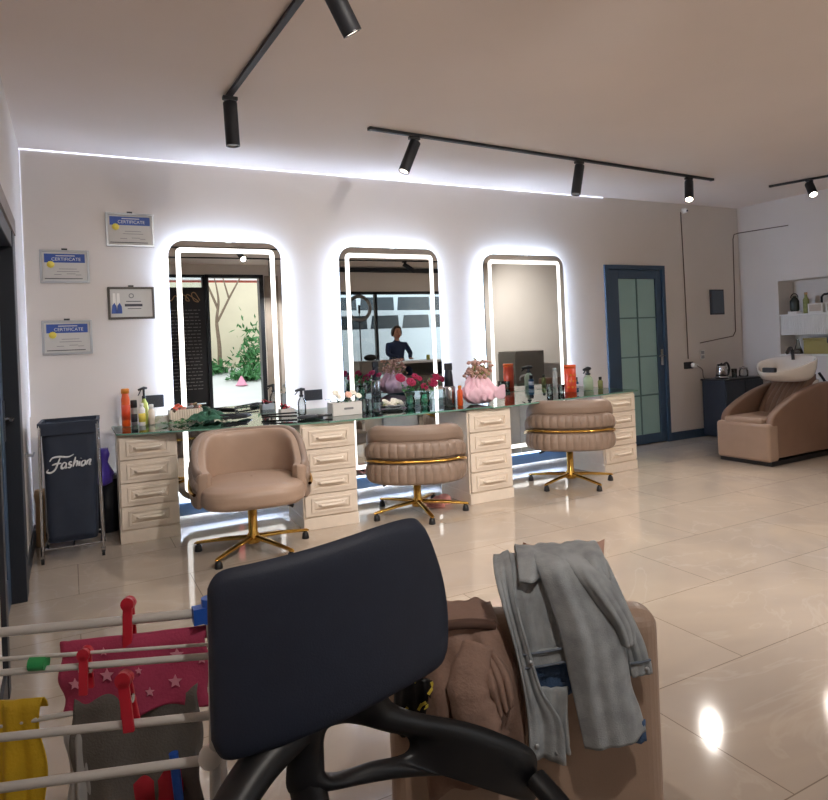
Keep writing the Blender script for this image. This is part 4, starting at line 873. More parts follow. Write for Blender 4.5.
# third worktop
glass_cup(4.22, 5.2, DZ-0.01, 0.036, 0.085, 'clear tumbler on the third worktop, nearest the mirror light band', grp='clear tumblers on the third worktop')
glass_cup(4.33, 5.16, DZ-0.01, 0.036, 0.075, 'clear tumbler on the third worktop, next to the red orange tin', grp='clear tumblers on the third worktop')
t = thing('storage_tin', 'tall red orange patterned tin on the third worktop', 'tin', (4.40, 5.10, DZ-0.01))
b = MB(); b.lathe([(0.056, 0), (0.058, 0.004), (0.058, 0.25)], 28); b.build('tin_body', 'redorange', t)
b = MB(); b.lathe([(0.06, 0.235), (0.06, 0.265), (0.054, 0.27)], 28); b.build('lid', 'orange', t)
b = MB()
for k in range(12):
    a = -PI/2-1.0+0.9*(k % 4)*0.7; z = 0.05+0.06*(k//4); q = Rz(a+0.2*(k//4)) @ T(0.0588, 0, z) @ Ry(PI/2); b.prism([(0.012*math.cos(i*PI/3), 0.012*math.sin(i*PI/3)) for i in range(6)], 0, 0.0008, q)
b.build('printed_dots', 'amber', t)
bottle('blue_bottle', 'small blue bottle beside the red orange tin', 4.60, 5.25, DZ-0.01, 0.03, 0.13, mat('teal_blue', (40, 90, 130), 0.3), 'black', 'bottle', 0.6, 0.3, 'letter')
sprayer('pale green spray bottle with a black head on the third worktop', 4.66, 5.13, DZ-0.01, 0.05, 0.225, mat('pale_green', (170, 190, 160), 0.3), 'blackmatte', 0.3)
bottle('cream_bottle', 'tall cream bottle behind the pale green spray bottle', 4.86, 5.35, DZ-0.01, 0.028, 0.2, 'cream', 'paper', 'bottle', 0.7, 0.15)
bottle('tonic_bottle', 'small olive bottle with a black cap at the end of the third worktop', 4.85, 5.16, DZ-0.01, 0.026, 0.12, 'olive', 'black', 'bottle', 0.5, 0.25)
# slippers under the desk
for k, (x, y, r) in enumerate(((2.57, 4.72, 0.4), (2.70, 4.80, 0.1))):
    t = thing('slipper', ['fluffy pink slipper under the second desk, nearer the gold chair base', 'fluffy pink slipper under the second desk, nearer the cream cabinet'][k], 'slipper', (x, y, 0), r, 'pink slippers')
    b = MB(); b.prism(rrect(0.1, 0.24, 0.045), 0.0, 0.015); b.build('sole', 'slipper', t, bevel=0.004)
    b = MB(); b.ball((0, -0.05, 0.03), 0.06, 16, 10, (0.95, 1.1, 0.7)); b.ball((0, 0.05, 0.02), 0.045, 14, 8, (0.95, 1.2, 0.45)); b.build('upper', 'slipper', t)

# ================================================================== foreground
# ------------------------------------------------------------------ black office chair
t = thing('office_chair', 'dark navy and black office chair in front, seen from behind', 'office chair', (0.4245, 1.1435, 0), 0.0152)
bot = [(-0.236, 0.69), (-0.215, 0.652), (-0.15, 0.654), (-0.088, 0.661), (0.0, 0.672), (0.091, 0.685), (0.16, 0.692), (0.203, 0.700), (0.226, 0.722)]
top = [(-0.232, 0.945), (-0.212, 0.972), (-0.15, 0.980), (-0.073, 0.988), (0.0, 0.997), (0.08, 1.006), (0.145, 1.007), (0.172, 0.995), (0.187, 0.965)]
bot = [tuple(q) for q in crom([(x, z, 0) for x, z in bot], 5)]; top = [tuple(q) for q in crom([(x, z, 0) for x, z in top], 5)]
def panel(side):
    def fn(u, v):
        a, b_ = pl(bot, u), pl(top, u); x = a[0]*(1-v)+b_[0]*v; z = a[1]*(1-v)+b_[1]*v
        x += 0.022*math.sin(PI*v)*max(0, u-0.5)*2
        cur = 0.035*(1-(x/0.235)**2)
        th = 0.022*(max(0, 1-(2*u-1)**10))**0.5*(max(0, 1-(2*v-1)**10))**0.5
        return (x, cur*(-1) + 0.02 + side*th, z)
    return fn
b = MB(); b.grid(panel(-1), 60, 40); b.grid(panel(1), 60, 40); b.build('backrest', 'officeblack', t)
b = MB(); b.tube([(-0.068, 0.03, 0.72), (-0.068, 0.035, 0.64), (-0.068, 0.03, 0.55), (-0.06, -0.02, 0.42), (-0.04, -0.16, 0.375)], [0.038, 0.036, 0.034, 0.034, 0.03], 12, flat=0.6); b.build('spine', 'officeframe', t)
def arm_(pts, rr, name): 
    b = MB(); b.tube(crom(pts, 8), [0]*0 or None or rr, 12) if False else None
    P = crom(pts, 8); n = len(P); R_ = [pl([(q,) for q in rr], i/(n-1))[0] for i in range(n)]
    b.tube(P, R_, 12, flat=0.75); return b.build(name, 'officeframe', t)
def resample(P, n):
    P = [Vector(p) for p in P]; P.append(P[0]); L_ = [0]
    for i in range(len(P)-1): L_.append(L_[-1]+(P[i+1]-P[i]).length)
    out = []; k = 0
    for i in range(n):
        d = L_[-1]*i/n
        while L_[k+1] < d: k += 1
        out.append(P[k].lerp(P[k+1], (d-L_[k])/(L_[k+1]-L_[k])))
    return out
def closed(P, n):
    P = [Vector((x, z, 0)) for x, z in P]; N_ = len(P); out = []
    for i in range(N_):
        a, b_, c, d = P[i-1], P[i], P[(i+1) % N_], P[(i+2) % N_]
        for k in range(n):
            t_ = k/n; out.append(0.5*((2*b_)+(c-a)*t_+(2*a-5*b_+4*c-d)*t_*t_+(3*b_-a-3*c+d)*t_**3))
    return out
OUT = [(-0.102, 0.62), (-0.09, 0.722), (0.077, 0.705), (0.108, 0.648), (0.175, 0.606), (0.267, 0.566), (0.339, 0.526), (0.415, 0.472), (0.425, 0.423), (0.412, 0.361), (0.334, 0.421), (0.262, 0.459), (0.148, 0.492), (0.056, 0.513), (-0.033, 0.527), (-0.103, 0.545)]
HOL = [(-0.03, 0.63), (0.001, 0.638), (0.039, 0.624), (0.087, 0.597), (0.137, 0.57), (0.132, 0.541), (0.054, 0.547), (-0.03, 0.555)]
o_ = resample(closed(OUT, 6), 160); h_ = resample(closed(HOL, 6), 160)
k0 = min(range(160), key=lambda i: (h_[i]-o_[0]).length); h_ = h_[k0:]+h_[:k0]
b = MB()
def lumb(u, v):
    i = int(round(u*160)) % 160; a = 2*PI*v; q = (o_[i]+h_[i])/2; d = (o_[i]-h_[i])/2; x = q.x+d.x*math.cos(a); z = q.y+d.y*math.cos(a)
    return (x, 0.03-0.35*max(0, x-0.1)**1.5*0.6+0.02*math.sin(a), z)
b.grid(lumb, 160, 13, closeu=True); b.build('lumbar_frame', 'officeframe', t)
b = MB(); b.tube(crom([(0.41, -0.02, 0.42), (0.42, -0.10, 0.39), (0.38, -0.2, 0.38), (0.28, -0.25, 0.38)], 8), 0.026, 12, flat=0.75); b.build('armrest', 'officeframe', t)
arm_([(-0.09, 0.03, 0.66), (-0.17, 0.0, 0.625), (-0.25, -0.05, 0.57), (-0.33, -0.12, 0.48), (-0.35, -0.2, 0.40), (-0.25, -0.25, 0.38)], [0.045, 0.04, 0.036, 0.036, 0.03, 0.03], 'armrest')
b = MB(); b.prism(rrect(0.46, 0.44, 0.08, 8, 0, -0.36), 0.41, 0.47); b.build('seat', 'officeblack', t, bevel=0.02, bseg=4)
b = MB(); b.box((-0.24, -0.46, 0.375), (0.30, -0.2, 0.408)); b.build('seat_plate', 'officeframe', t)
b = MB(); b.cyl((0, -0.34, 0.08), (0, -0.34, 0.38), 0.028); b.build('column', 'officeframe', t)
for k in range(5):
    a = 2*PI*k/5+0.3; ca, sa = math.cos(a), math.sin(a); b = MB(); b.tube([(0, -0.34, 0.10), (0.26*ca, -0.34+0.26*sa, 0.065)], [0.03, 0.016], 10); lg = b.build('leg', 'officeframe', t)
    b = MB(); b.cyl((0.25*ca-0.02*sa, -0.34+0.25*sa+0.02*ca, 0.026), (0.25*ca+0.02*sa, -0.34+0.25*sa-0.02*ca, 0.026), 0.026); b.build('caster', 'rubber', lg)

# ------------------------------------------------------------------ tan armchair with jacket and coat
ARM = (0.911, 1.216, 0); AR = -YAW      # local X runs along the back, local Y away from the viewer
t = thing('tan_armchair', 'tan leather armchair in front, seen from behind under a denim jacket', 'armchair', ARM, AR)
b = MB()
def shellback(u, v):
    return (0, 0, 0)
b.box((-0.34, 0.02, 0.05), (0.30, 0.13, 0.70)); b.build('back_shell', 'leather', t, bevel=0.045, bseg=6)
b = MB(); b.box((-0.34, 0.135, 0.05), (-0.22, 0.62, 0.58)); b.build('armrest', 'leather', t, bevel=0.04, bseg=5)
b = MB(); b.box((0.19, 0.135, 0.05), (0.305, 0.62, 0.58)); b.build('armrest', 'leather', t, bevel=0.04, bseg=5)
b = MB(); b.box((-0.215, 0.135, 0.05), (0.185, 0.64, 0.42)); b.build('seat', 'leather', t, bevel=0.03, bseg=4)
b = MB(); b.box((-0.30, 0.06, 0.0), (0.26, 0.58, 0.05)); b.build('plinth', 'black', t)
t = thing('satin_cushion', 'peach cushion with a pointed corner standing behind the denim jacket', 'cushion', ARM, AR)
b = MB()
def cush(side):
    def fn(u, v):
        x = 0.118+0.095*(2*u-1)*(1+0.10*(2*v-1)**2); z = 0.615+0.185*(2*v-1)*(1+0.12*(2*u-1)**2)
        return (x, 0.19+side*0.055*max(0, (1-(2*u-1)**4)*(1-(2*v-1)**4))**0.6, z)
    return fn
b.grid(cush(-1), 28, 28); b.grid(cush(1), 28, 28); b.build('cover', 'pillow', t)
# denim jacket: sheets that hang over the back, towards the viewer (local -Y)
t = thing('denim_jacket', 'faded blue denim jacket draped over the back of the tan armchair', 'jacket', ARM, AR)
def sheet(name, left, right, m, par, n=40, k=30, amp=0.006, fr=3, ph=0, th=0.006, bulge=0.0):
    Lp = crom(left, 6); Rp = crom(right, 6); Ls = [tuple(p) for p in Lp]; Rs = [tuple(p) for p in Rp]
    b = MB()
    def fn(u, v):
        a = pl(Ls, v); c = pl(Rs, v)
        d = amp*math.sin(2*PI*fr*u+ph+2.5*v)*(0.4+v)+amp*0.5*math.sin(2*PI*fr*2.3*u+5*v+ph)-bulge*math.sin(PI*u)
        d += amp*0.6*math.sin(9*v+4*u+ph)
        return (a[0]*(1-u)+c[0]*u, a[1]*(1-u)+c[1]*u+d, a[2]*(1-u)+c[2]*u)
    b.grid(fn, n, k); return b.build(name, m, par, solid=th, off=0), fn
Y0 = 0.0
yk = -0.035
def SH_(name, left, right, m, y=0.0, **kw):
    # the sheets start behind the backrest, pass over its top and hang down towards the viewer
    def full(P_, back): return [(P_[0][0]+0.02, 0.15, P_[0][1]-0.05), (P_[0][0]+0.008, 0.09, P_[0][1]+0.005)]+[(x, yk-y*1.0+(0.035 if i == 0 else 0.0), z) for i, (x, z) in enumerate(P_)] if back else [(x, yk-y, z) for x, z in P_]
    bk = kw.pop('back', True); return sheet(name, full(left, bk), full(right, bk), m, t, **kw)
SH_('back_panel', [(-0.081, 0.818), (-0.068, 0.767), (-0.048, 0.70), (-0.034, 0.648)], [(0.14, 0.835), (0.15, 0.767), (0.15, 0.70), (0.14, 0.655)], 'denim', 0.0, ph=0.5, amp=0.005, fr=2.2)
SH_('waistband', [(-0.036, 0.652), (-0.032, 0.618)], [(0.10, 0.668), (0.10, 0.632)], 'denim', 0.008, back=False, amp=0.001, k=8)
SH_('lining', [(-0.03, 0.622), (-0.026, 0.54)], [(0.08, 0.636), (0.085, 0.55)], 'denim_blue', -0.01, back=False, amp=0.003, n=20, k=10)
o, fn = SH_('front_panel', [(-0.083, 0.815), (-0.074, 0.767), (-0.048, 0.654), (-0.034, 0.565), (-0.028, 0.49), (-0.03, 0.425)], [(-0.045, 0.83), (-0.045, 0.77), (-0.02, 0.66), (0.005, 0.57), (0.045, 0.50), (0.05, 0.405)], 'denim', 0.012, ph=2, n=24, fr=1.2, amp=0.005)
SH_('hem_flap', [(-0.015, 0.57), (-0.01, 0.50), (0.02, 0.43)], [(0.065, 0.57), (0.06, 0.49), (0.062, 0.425)], 'denim', 0.004, back=False, n=20, k=14, amp=0.005, fr=1.4)
s1, f1 = SH_('sleeve', [(0.01, 0.835), (0.045, 0.717), (0.066, 0.60), (0.080, 0.52), (0.092, 0.448)], [(0.125, 0.825), (0.181, 0.69), (0.198, 0.58), (0.214, 0.53), (0.228, 0.475)], 'denim', 0.022, ph=1.2, n=44, k=40, amp=0.0035, fr=1.6, bulge=0.028)
SH_('cuff', [(0.128, 0.462), (0.131, 0.443)], [(0.226, 0.50), (0.230, 0.452)], 'denim_blue', 0.018, back=False, n=20, k=8, amp=0.003, fr=4)
SH_('side_panel', [(0.081, 0.83), (0.144, 0.735), (0.185, 0.66), (0.206, 0.588)], [(0.185, 0.80), (0.21, 0.725), (0.24, 0.652), (0.250, 0.598)], 'denim', 0.0, ph=3, n=24, amp=0.004, fr=1.3)
SH_('side_hem', [(0.200, 0.618), (0.207, 0.586)], [(0.248, 0.624), (0.252, 0.595)], 'denim', 0.007, back=False, n=14, k=6, amp=0.001)
SH_('sleeve', [(0.075, 0.838), (0.123, 0.77), (0.16, 0.715), (0.178, 0.672)], [(0.15, 0.828), (0.178, 0.775), (0.205, 0.72), (0.208, 0.680)], 'denim', 0.030, ph=0.2, n=26, amp=0.003, fr=1.5, bulge=0.02)
SH_('collar', [(-0.03, 0.842), (-0.035, 0.812)], [(0.165, 0.842), (0.172, 0.80)], 'denim', 0.006, amp=0.010, fr=2.6, ph=1, n=40, k=16)
def sleeve(name, pts, rr, m, flat=0.45, par=None):
    P = crom(pts, 8); n = len(P); R_ = [pl([(q,) for q in rr], i/(n-1))[0]*(1+0.05*math.sin(i*1.7)) for i in range(n)]
    b = MB(); seg = 28; vs = []
    for i, p in enumerate(P):
        tt = (P[min(i+1, n-1)]-P[max(i-1, 0)]).normalized(); sd = tt.cross(Vector((0, -1, 0))).normalized(); up = sd.cross(tt).normalized()
        for k in range(seg):
            a = 2*PI*k/seg; wob = 1+0.06*math.sin(3*a+i*0.35)+0.03*math.sin(7*a-i*0.5)
            vs.append(p+sd*math.cos(a)*R_[i]*wob+up*math.sin(a)*R_[i]*flat*wob)
    fs = [(k*seg+i, k*seg+(i+1) % seg, (k+1)*seg+(i+1) % seg, (k+1)*seg+i) for k in range(n-1) for i in range(seg)]
    b.add(vs, fs, True); return b.build(name, m, par or t, solid=0.004, off=0)
for (p0, p1) in (((-0.034, -0.05, 0.65), (0.06, -0.052, 0.662)), ((-0.03, -0.05, 0.62), (0.06, -0.052, 0.632)), ((0.203, -0.048, 0.62), (0.247, -0.048, 0.627))):
    b = MB(); b.tube([p0, ((p0[0]+p1[0])/2, p0[1]-0.003, (p0[2]+p1[2])/2), p1], 0.0026, 6); b.build('seam', 'denim_seam', t)
for (x, z) in ((-0.018, 0.635), (0.235, 0.610), (-0.012, 0.452)): b = MB(); b.lathe([(0.006, 0), (0.006, 0.003)], 12, T(x, -0.056, z) @ Rx(PI/2)); b.build('button', 'silver', t)
# brown coat
t = thing('brown_coat', 'brown hooded coat heaped over the corner of the tan armchair', 'coat', ARM, AR)
b = MB()
def coat(u, v):
    Ls = [(-0.215, 0.13, 0.70), (-0.235, 0.0, 0.665), (-0.25, -0.035, 0.58), (-0.26, -0.04, 0.46), (-0.25, -0.035, 0.34)]
    Rs = [(-0.085, 0.13, 0.70), (-0.075, 0.0, 0.69), (-0.045, -0.025, 0.60), (-0.035, -0.02, 0.50), (-0.03, -0.02, 0.40)]
    a, c = pl(Ls, v), pl(Rs, v)
    d = -0.045*math.sin(PI*u)**0.8*(0.5+0.5*math.sin(PI*min(1, v*1.1))) + 0.010*math.sin(11*u+5*v)+0.006*math.sin(19*u-9*v)
    return (a[0]*(1-u)+c[0]*u, a[1]*(1-u)+c[1]*u+d, a[2]*(1-u)+c[2]*u + 0.012*math.sin(PI*u)*(1-v))
b.grid(coat, 40, 34); b.build('coat_back', 'coat', t, solid=0.008, off=0)
P1 = [(-0.13, -0.05, 0.68), (-0.155, -0.085, 0.60), (-0.14, -0.09, 0.52), (-0.12, -0.08, 0.45)]
sleeve('sleeve', P1, [0.03, 0.045, 0.045, 0.035], 'coat', 0.6, t)
sheet('lapel', [(-0.125, -0.065, 0.655), (-0.115, -0.10, 0.60), (-0.095, -0.09, 0.535)], [(-0.10, -0.055, 0.665), (-0.07, -0.075, 0.62), (-0.06, -0.07, 0.56)], 'coat', t, n=16, k=14, amp=0.006)
b = MB(); b.tube(crom([(-0.245, 0.0, 0.685), (-0.20, -0.03, 0.712), (-0.14, -0.03, 0.715), (-0.09, -0.01, 0.70)]), 0.011, 8); b.build('collar', 'coat_lining', t)
t = thing('patterned_scarf', 'black scarf with yellow and white flecks under the brown coat', 'scarf', ARM, AR)
o, fn = sheet('scarf_cloth', [(-0.315, -0.02, 0.60), (-0.32, -0.04, 0.55), (-0.315, -0.04, 0.48)], [(-0.225, -0.045, 0.60), (-0.215, -0.05, 0.54), (-0.225, -0.045, 0.48)], 'black', t, n=20, k=14)
b = MB(); random.seed(4)
for k in range(22):
    u, v = random.random(), random.random(); p = fn(u, v); q = T(p[0], p[1]-0.006, p[2]) @ Rx(PI/2) @ Rz(random.uniform(0, 3)); b.box((-0.008, -0.003, 0), (0.008, 0.003, 0.002), q)
o = b.build('yellow_flecks', 'yellow', t); o['kind'] = 'stuff'

# ------------------------------------------------------------------ drying rack
t = thing('drying_rack', 'white folding clothes airer in the lower left corner', 'clothes airer', (0, 0, 0))
# two upright wings of rods; the wings meet the viewer at slightly different distances
def rod(p0, p1, r):
    b = MB(); b.cyl(p0, p1, r, seg=12); return b.build('rod', 'rackwhite', t)
far = [((-0.255, 1.81, 0.727), (0.265, 1.56, 0.751), 0.0105), ((-0.25, 1.80, 0.672), (0.26, 1.56, 0.678), 0.0045), ((-0.25, 1.80, 0.515), (0.27, 1.56, 0.575), 0.006)]
near = [((-0.25, 1.48, 0.775), (0.215, 1.24, 0.794), 0.006), ((-0.25, 1.48, 0.655), (0.212, 1.24, 0.687), 0.0075), ((-0.25, 1.48, 0.56), (0.208, 1.24, 0.609), 0.0085), ((-0.25, 1.48, 0.802), (0.215, 1.24, 0.815), 0.003)]
for p0, p1, r in far+near: rod(p0, p1, r)
b = MB(); b.tube([(0.262, 1.56, 0.77), (0.27, 1.56, 0.55), (0.29, 1.57, 0.02)], 0.011, 12); b.build('leg', 'rackwhite', t)
b = MB(); b.tube([(-0.255, 1.81, 0.77), (-0.255, 1.81, 0.02)], 0.011, 12); b.build('leg', 'rackwhite', t)
b = MB(); b.tube([(0.213, 1.24, 0.83), (0.205, 1.24, 0.55), (0.195, 1.23, 0.02)], 0.010, 12); b.build('leg', 'rackwhite', t)
b = MB(); b.tube([(-0.25, 1.48, 0.83), (-0.25, 1.48, 0.02)], 0.010, 12); b.build('leg', 'rackwhite', t)
b = MB(); b.cyl((0.262, 1.56, 0.73), (0.262, 1.56, 0.785), 0.018); b.box((0.225, 1.545, 0.733), (0.262, 1.575, 0.768)); b.build('blue_joint', 'blue', t)
b = MB(); b.cyl((0.172, 1.56, 0.46), (0.20, 1.52, 0.02), 0.010); b.build('blue_brace', 'blue', t)
b = MB(); b.ball((0.20, 1.245, 0.612), 0.022); b.build('white_joint', 'white', t)
# laundry
def hang(name, label, p0, p1, drop, m, cat, seed, amp=0.008, fold=0.035, uneven=0.02, top=None):
    th_ = thing(name, label, cat, (0, 0, 0))
    a, c = Vector(p0), Vector(p1); d = (c-a); nrm = Vector((-d.y, d.x, 0)).normalized()
    b = MB()
    def fn(u, v):
        p = a+d*u; s = (v*(drop+fold)) - fold
        wob = amp*(math.sin(7*u+seed)+0.6*math.sin(17*u+2*seed))*(0.3+v) ; q = 0.012
        if s < 0: z = s*-1*-1; off = q
        ang = max(-1, min(1, s/0.02)); off = q*(-ang)
        z = -abs(s)+0.012
        ed = uneven*math.sin(3.1*u*PI+seed)*max(0, v-0.5)
        return tuple(p+nrm*(off+wob*(1 if s > 0 else 0.3))+Vector((0.006*math.sin(12*v+seed)*(u-0.5)*2, 0, z+ed)))
    b.grid(fn, 40, 34); b.build('cloth', m, th_, solid=0.003, off=0)
    return th_, fn
dirn = (-0.25, 1.80, 0.745); 
def onfar(u, z=0.0): return Vector((-0.255+0.52*u, 1.81-0.25*u, 0.727+0.024*u+z))
def onnear(u, z=0.0, k=1):
    p0, p1, _ = near[k]; a = Vector(p0); c = Vector(p1); return a+(c-a)*u+Vector((0, 0, z))
tp, fn = hang('pink_cloth', 'pink cloth with pale stars hanging on the airer', tuple(onfar(0.41, -0.045)), tuple(onfar(0.985, -0.04)), 0.175, 'pink_cloth', 'cloth', 1)
b = MB()
for (u, v, r) in ((0.12, 0.62, 0.014), (0.33, 0.55, 0.016), (0.8, 0.42, 0.016), (0.62, 0.78, 0.011), (0.78, 0.72, 0.016), (0.33, 0.93, 0.012), (0.3, 0.3, 0.01), (0.95, 0.5, 0.012), (0.55, 0.52, 0.008)):
    p = fn(u, v); q = T(p[0]-0.002, p[1]-0.0055, p[2]) @ Rz(-0.45) @ Rx(PI/2)
    b = MB(); b.prism([((r if i % 2 == 0 else r*0.45)*math.cos(PI/2+i*PI/5), (r if i % 2 == 0 else r*0.45)*math.sin(PI/2+i*PI/5)) for i in range(10)], 0, 0.0015, q); b.build('printed_star', 'star', tp)
hang('grey_towel', 'dark grey cloth hanging below the pink starred cloth', tuple(onfar(0.45, -0.17)), tuple(onfar(0.95, -0.16)), 0.32, 'grey_cloth', 'cloth', 3, 0.012, 0.03, 0.04)
hang('yellow_shirt', 'mustard yellow garment hanging at the left end of the airer', tuple(onfar(0.14, -0.16)), tuple(onfar(0.33, -0.165)), 0.36, 'yellow_cloth', 'garment', 2, 0.014, 0.03, 0.02)
hang('red_garment', 'dark red garment hanging low on the airer', tuple(onfar(0.62, -0.36)), tuple(onfar(0.86, -0.35)), 0.26, 'red_cloth', 'garment', 5, 0.012, 0.02, 0.03)
hang('pale_towel', 'pale grey cloth hanging between the yellow and grey laundry', tuple(onfar(0.42, -0.24)), tuple(onfar(0.52, -0.24)), 0.34, 'white_cloth', 'cloth', 7, 0.01, 0.03, 0.03)
def peg(p, label, m, tilt=0.1, s=1.0):
    pt = thing('clothes_peg', label, 'clothes peg', tuple(p), -0.45)
    for k in (-1, 1):
        b = MB(); q = Ry(tilt) @ Rx(0.10*k); b.box((-0.009*s, k*0.009-0.004, -0.05*s), (0.009*s, k*0.009+0.004, 0.032*s), q); b.cyl((0, k*0.009-0.004, 0.032*s), (0, k*0.009+0.004, 0.032*s), 0.013*s, tr=q); b.build('peg_half', m, pt, bevel=0.002)
    b = MB(); b.cyl((-0.010, 0, 0.0), (0.010, 0, 0.0), 0.008); b.build('spring', 'chrome', pt)
peg(onfar(0.68, 0.0), 'red clothes peg on the top rod of the airer', 'red', 0.0, 1.15)
peg(onnear(0.55, -0.005, 0), 'red clothes peg on the middle rod, left of the other pegs', 'red', 0.0, 0.85)
peg(onnear(0.69, -0.065, 0), 'red clothes peg clipped low over the grey cloth', 'red', -0.12, 1.1)
t2 = thing('clothes_peg', 'green clothes peg at the left edge of the pink cloth', 'clothes peg', tuple(onnear(0.385, 0.012, 0)), -0.45)
b = MB(); b.cyl((-0.013, 0, 0), (0.016, 0, 0.0), 0.013, seg=14); b.build('peg_half', 'green', t2, bevel=0.003)
t2 = thing('white_hanger_clip', 'white plastic clip on the rod above the yellow garment', 'clip', tuple(onnear(0.02, 0.02, 1)), -0.45)
b = MB(); b.frame(rrect(0.06, 0.09, 0.015, 4), rrect(0.036, 0.066, 0.01, 4), -0.006, 0.006, Rx(PI/2)); b.build('clip_body', 'white', t2, bevel=0.002)

# ================================================================== what the mirrors show
# black board with script and price lines beside the shop door
t = thing('price_board', 'black board with pale script and text lines beside the shop door, seen in a mirror', 'sign board', (1.84, YB+0.012, 0.38))
b = MB(); b.box((-0.38, -0.01, 0), (0.38, 0.015, 2.1)); b.build('panel', 'blackmatte', t)
b = MB(); random.seed(6)
for k in range(24):
    z = 1.68-k*0.062; x = -0.3
    while x < 0.28:
        w_ = random.uniform(0.03, 0.09); b.box((x, 0.0155, z), (min(x+w_, 0.3), 0.0168, z+0.014)); x += w_+0.02
b.build('text_lines', 'greyline', t)
b = MB(); b.tube([(p.x, 0.018, p.z) for p in crom([(0.3, 0, 1.86), (0.22, 0, 2.0), (0.16, 0, 1.98), (0.2, 0, 1.86), (0.28, 0, 1.84), (0.16, 0, 1.93), (0.08, 0, 1.97), (0.06, 0, 1.87), (0.12, 0, 1.86), (0.05, 0, 1.95), (-0.04, 0, 1.96), (-0.02, 0, 1.86), (-0.12, 0, 1.95), (-0.2, 0, 1.86), (-0.3, 0, 1.97)])], 0.009, 6); b.build('script', 'tan_box', t)
# outside
b = MB(); b.prism([(-1.36, -0.06), (-5.2, -0.06), (-10.0, 0.72), (-30, 0.72), (-30, -0.3), (-1.36, -0.3)], -6, 24, Matrix(((0, 0, 1, 0), (1, 0, 0, 0), (0, 1, 0, 0), (0, 0, 0, 1)))); struct(b.build('pavement', 'paving'))
b = MB(); b.box((-4, -10.4, 0.5), (20, -10.15, 3.45)); struct(b.build('garden_wall', 'render_wall'))
t = thing('red_building', 'red and white building front beyond the garden wall, seen in the mirror', 'building', (5.1, -13.5, 0.725))
b = MB(); b.box((-7, -1, 0), (2.0, 1, 5.5)); b.build('facade', 'awning', t)
b = MB(); b.box((2.0, -1, 0), (9, 1, 6)); b.build('pale_facade', 'carwhite', t)
b = MB(); b.box((-7, 1.0, 3.0), (2.0, 1.4, 3.2)); b.build('ledge', 'white', t)
t = thing('bare_tree', 'thin bare tree outside the shop door, seen in the mirror', 'tree', (4.12, -9.7, 0.70))
b = MB(); b.tube(crom([(0, 0, 0), (0.02, 0, 0.7), (-0.03, 0, 1.5), (0.05, 0, 2.1), (0.0, 0, 2.6), (-0.1, 0, 3.1)]), [0.075-0.0022*i for i in range(31)], 8); b.tube([(0.0, 0, 1.5), (0.35, 0.1, 2.2), (0.75, 0.1, 2.9), (0.9, 0, 3.4)], [0.04, 0.032, 0.022, 0.012], 7); b.tube([(0.02, 0, 1.9), (-0.25, 0, 2.6), (-0.4, 0.1, 3.2)], [0.045, 0.03, 0.012], 7); b.tube([(0.35, 0.1, 2.2), (0.2, 0.1, 2.8), (0.3, 0, 3.4)], [0.03, 0.02, 0.01], 7)
b.build('trunk', 'bark', t)
for k, (x, y, sx, h, lab) in enumerate(((4.95, -9.1, 0.2, 0.7, 'tall green shrub by the garden wall, seen in the mirror'), (3.7, -9.3, 0.3, 0.16, 'low green planting under the bare tree, seen in the mirror'), (4.6, -8.1, 0.25, 0.12, 'low green planting in front of the tall shrub'))):
    leafspray('shrub', lab, x, y, 0.72-(9.9+y)*0.16 if y > -9.9 else 0.72, 420, (sx, 0.2), h, 'leaf', 0.11, 40+k, 'shrub', flat=1.3)
t = thing('pink_cone', 'small pink traffic marker on the pavement, seen in the mirror', 'marker', (4.25, -7.4, 0.30))
b = MB(); b.lathe([(0.17, 0), (0.17, 0.02), (0.15, 0.02), (0.02, 0.26), (0.015, 0.26)], 20); b.build('cone', 'star', t)
def van(name, label, loc, rz, Lc, h0, h1):
    t = thing(name, label, 'van', loc, rz, 'white vehicles parked outside')
    P_ = [(-Lc/2, 0.3), (Lc/2, 0.3), (Lc/2+0.02, h0*0.9), (Lc/2-0.35, h0+0.05), (Lc/2-0.75, h1), (-Lc/2+0.3, h1+0.04), (-Lc/2+0.03, h0+0.1), (-Lc/2, h0*0.7)]
    b = MB(); b.prism(P_, -0.9, 0.9, Rx(PI/2)); b.build('car_body', 'carwhite', t, bevel=0.08, bseg=3)
    n = 4; x0, x1 = -Lc/2+0.25, Lc/2-0.95
    for s in (-1, 1):
        for k in range(n):
            a = x0+(x1-x0)*k/n+0.04; c = x0+(x1-x0)*(k+1)/n-0.04; zt, zb = h1-0.1, h0+0.08
            b = MB(); b.add([(a, s*0.905, zb), (c, s*0.905, zb), (c-0.02, s*0.905, zt), (a+0.06, s*0.905, zt), (a, s*0.89, zb), (c, s*0.89, zb), (c-0.02, s*0.89, zt), (a+0.06, s*0.89, zt)], [(0, 1, 2, 3), (7, 6, 5, 4), (0, 4, 5, 1), (1, 5, 6, 2), (2, 6, 7, 3), (3, 7, 4, 0)]); b.build('side_window', 'carglass', t)
    for sx in (-1, 1):
        for s in (-1, 1):
            b = MB(); b.cyl((sx*Lc*0.33, s*0.72, 0.33), (sx*Lc*0.33, s*0.93, 0.33), 0.33, seg=24); wh = b.build('wheel', 'rubber', t)
            b = MB(); b.cyl((sx*Lc*0.33, s*0.931, 0.33), (sx*Lc*0.33, s*0.94, 0.33), 0.19, seg=20); b.build('hub', 'silver', wh)
    b = MB(); b.box((-Lc/2, 0.9, 0.62), (Lc/2, 0.915, 0.72)).box((-Lc/2, -0.915, 0.62), (Lc/2, -0.9, 0.72)); b.build('side_trim', 'darkline', t)
    return t
van('parked_van', 'white van parked outside the window, seen in the mirror', (7.6, -4.2, -0.06), 0.0, 4.6, 1.65, 2.15)
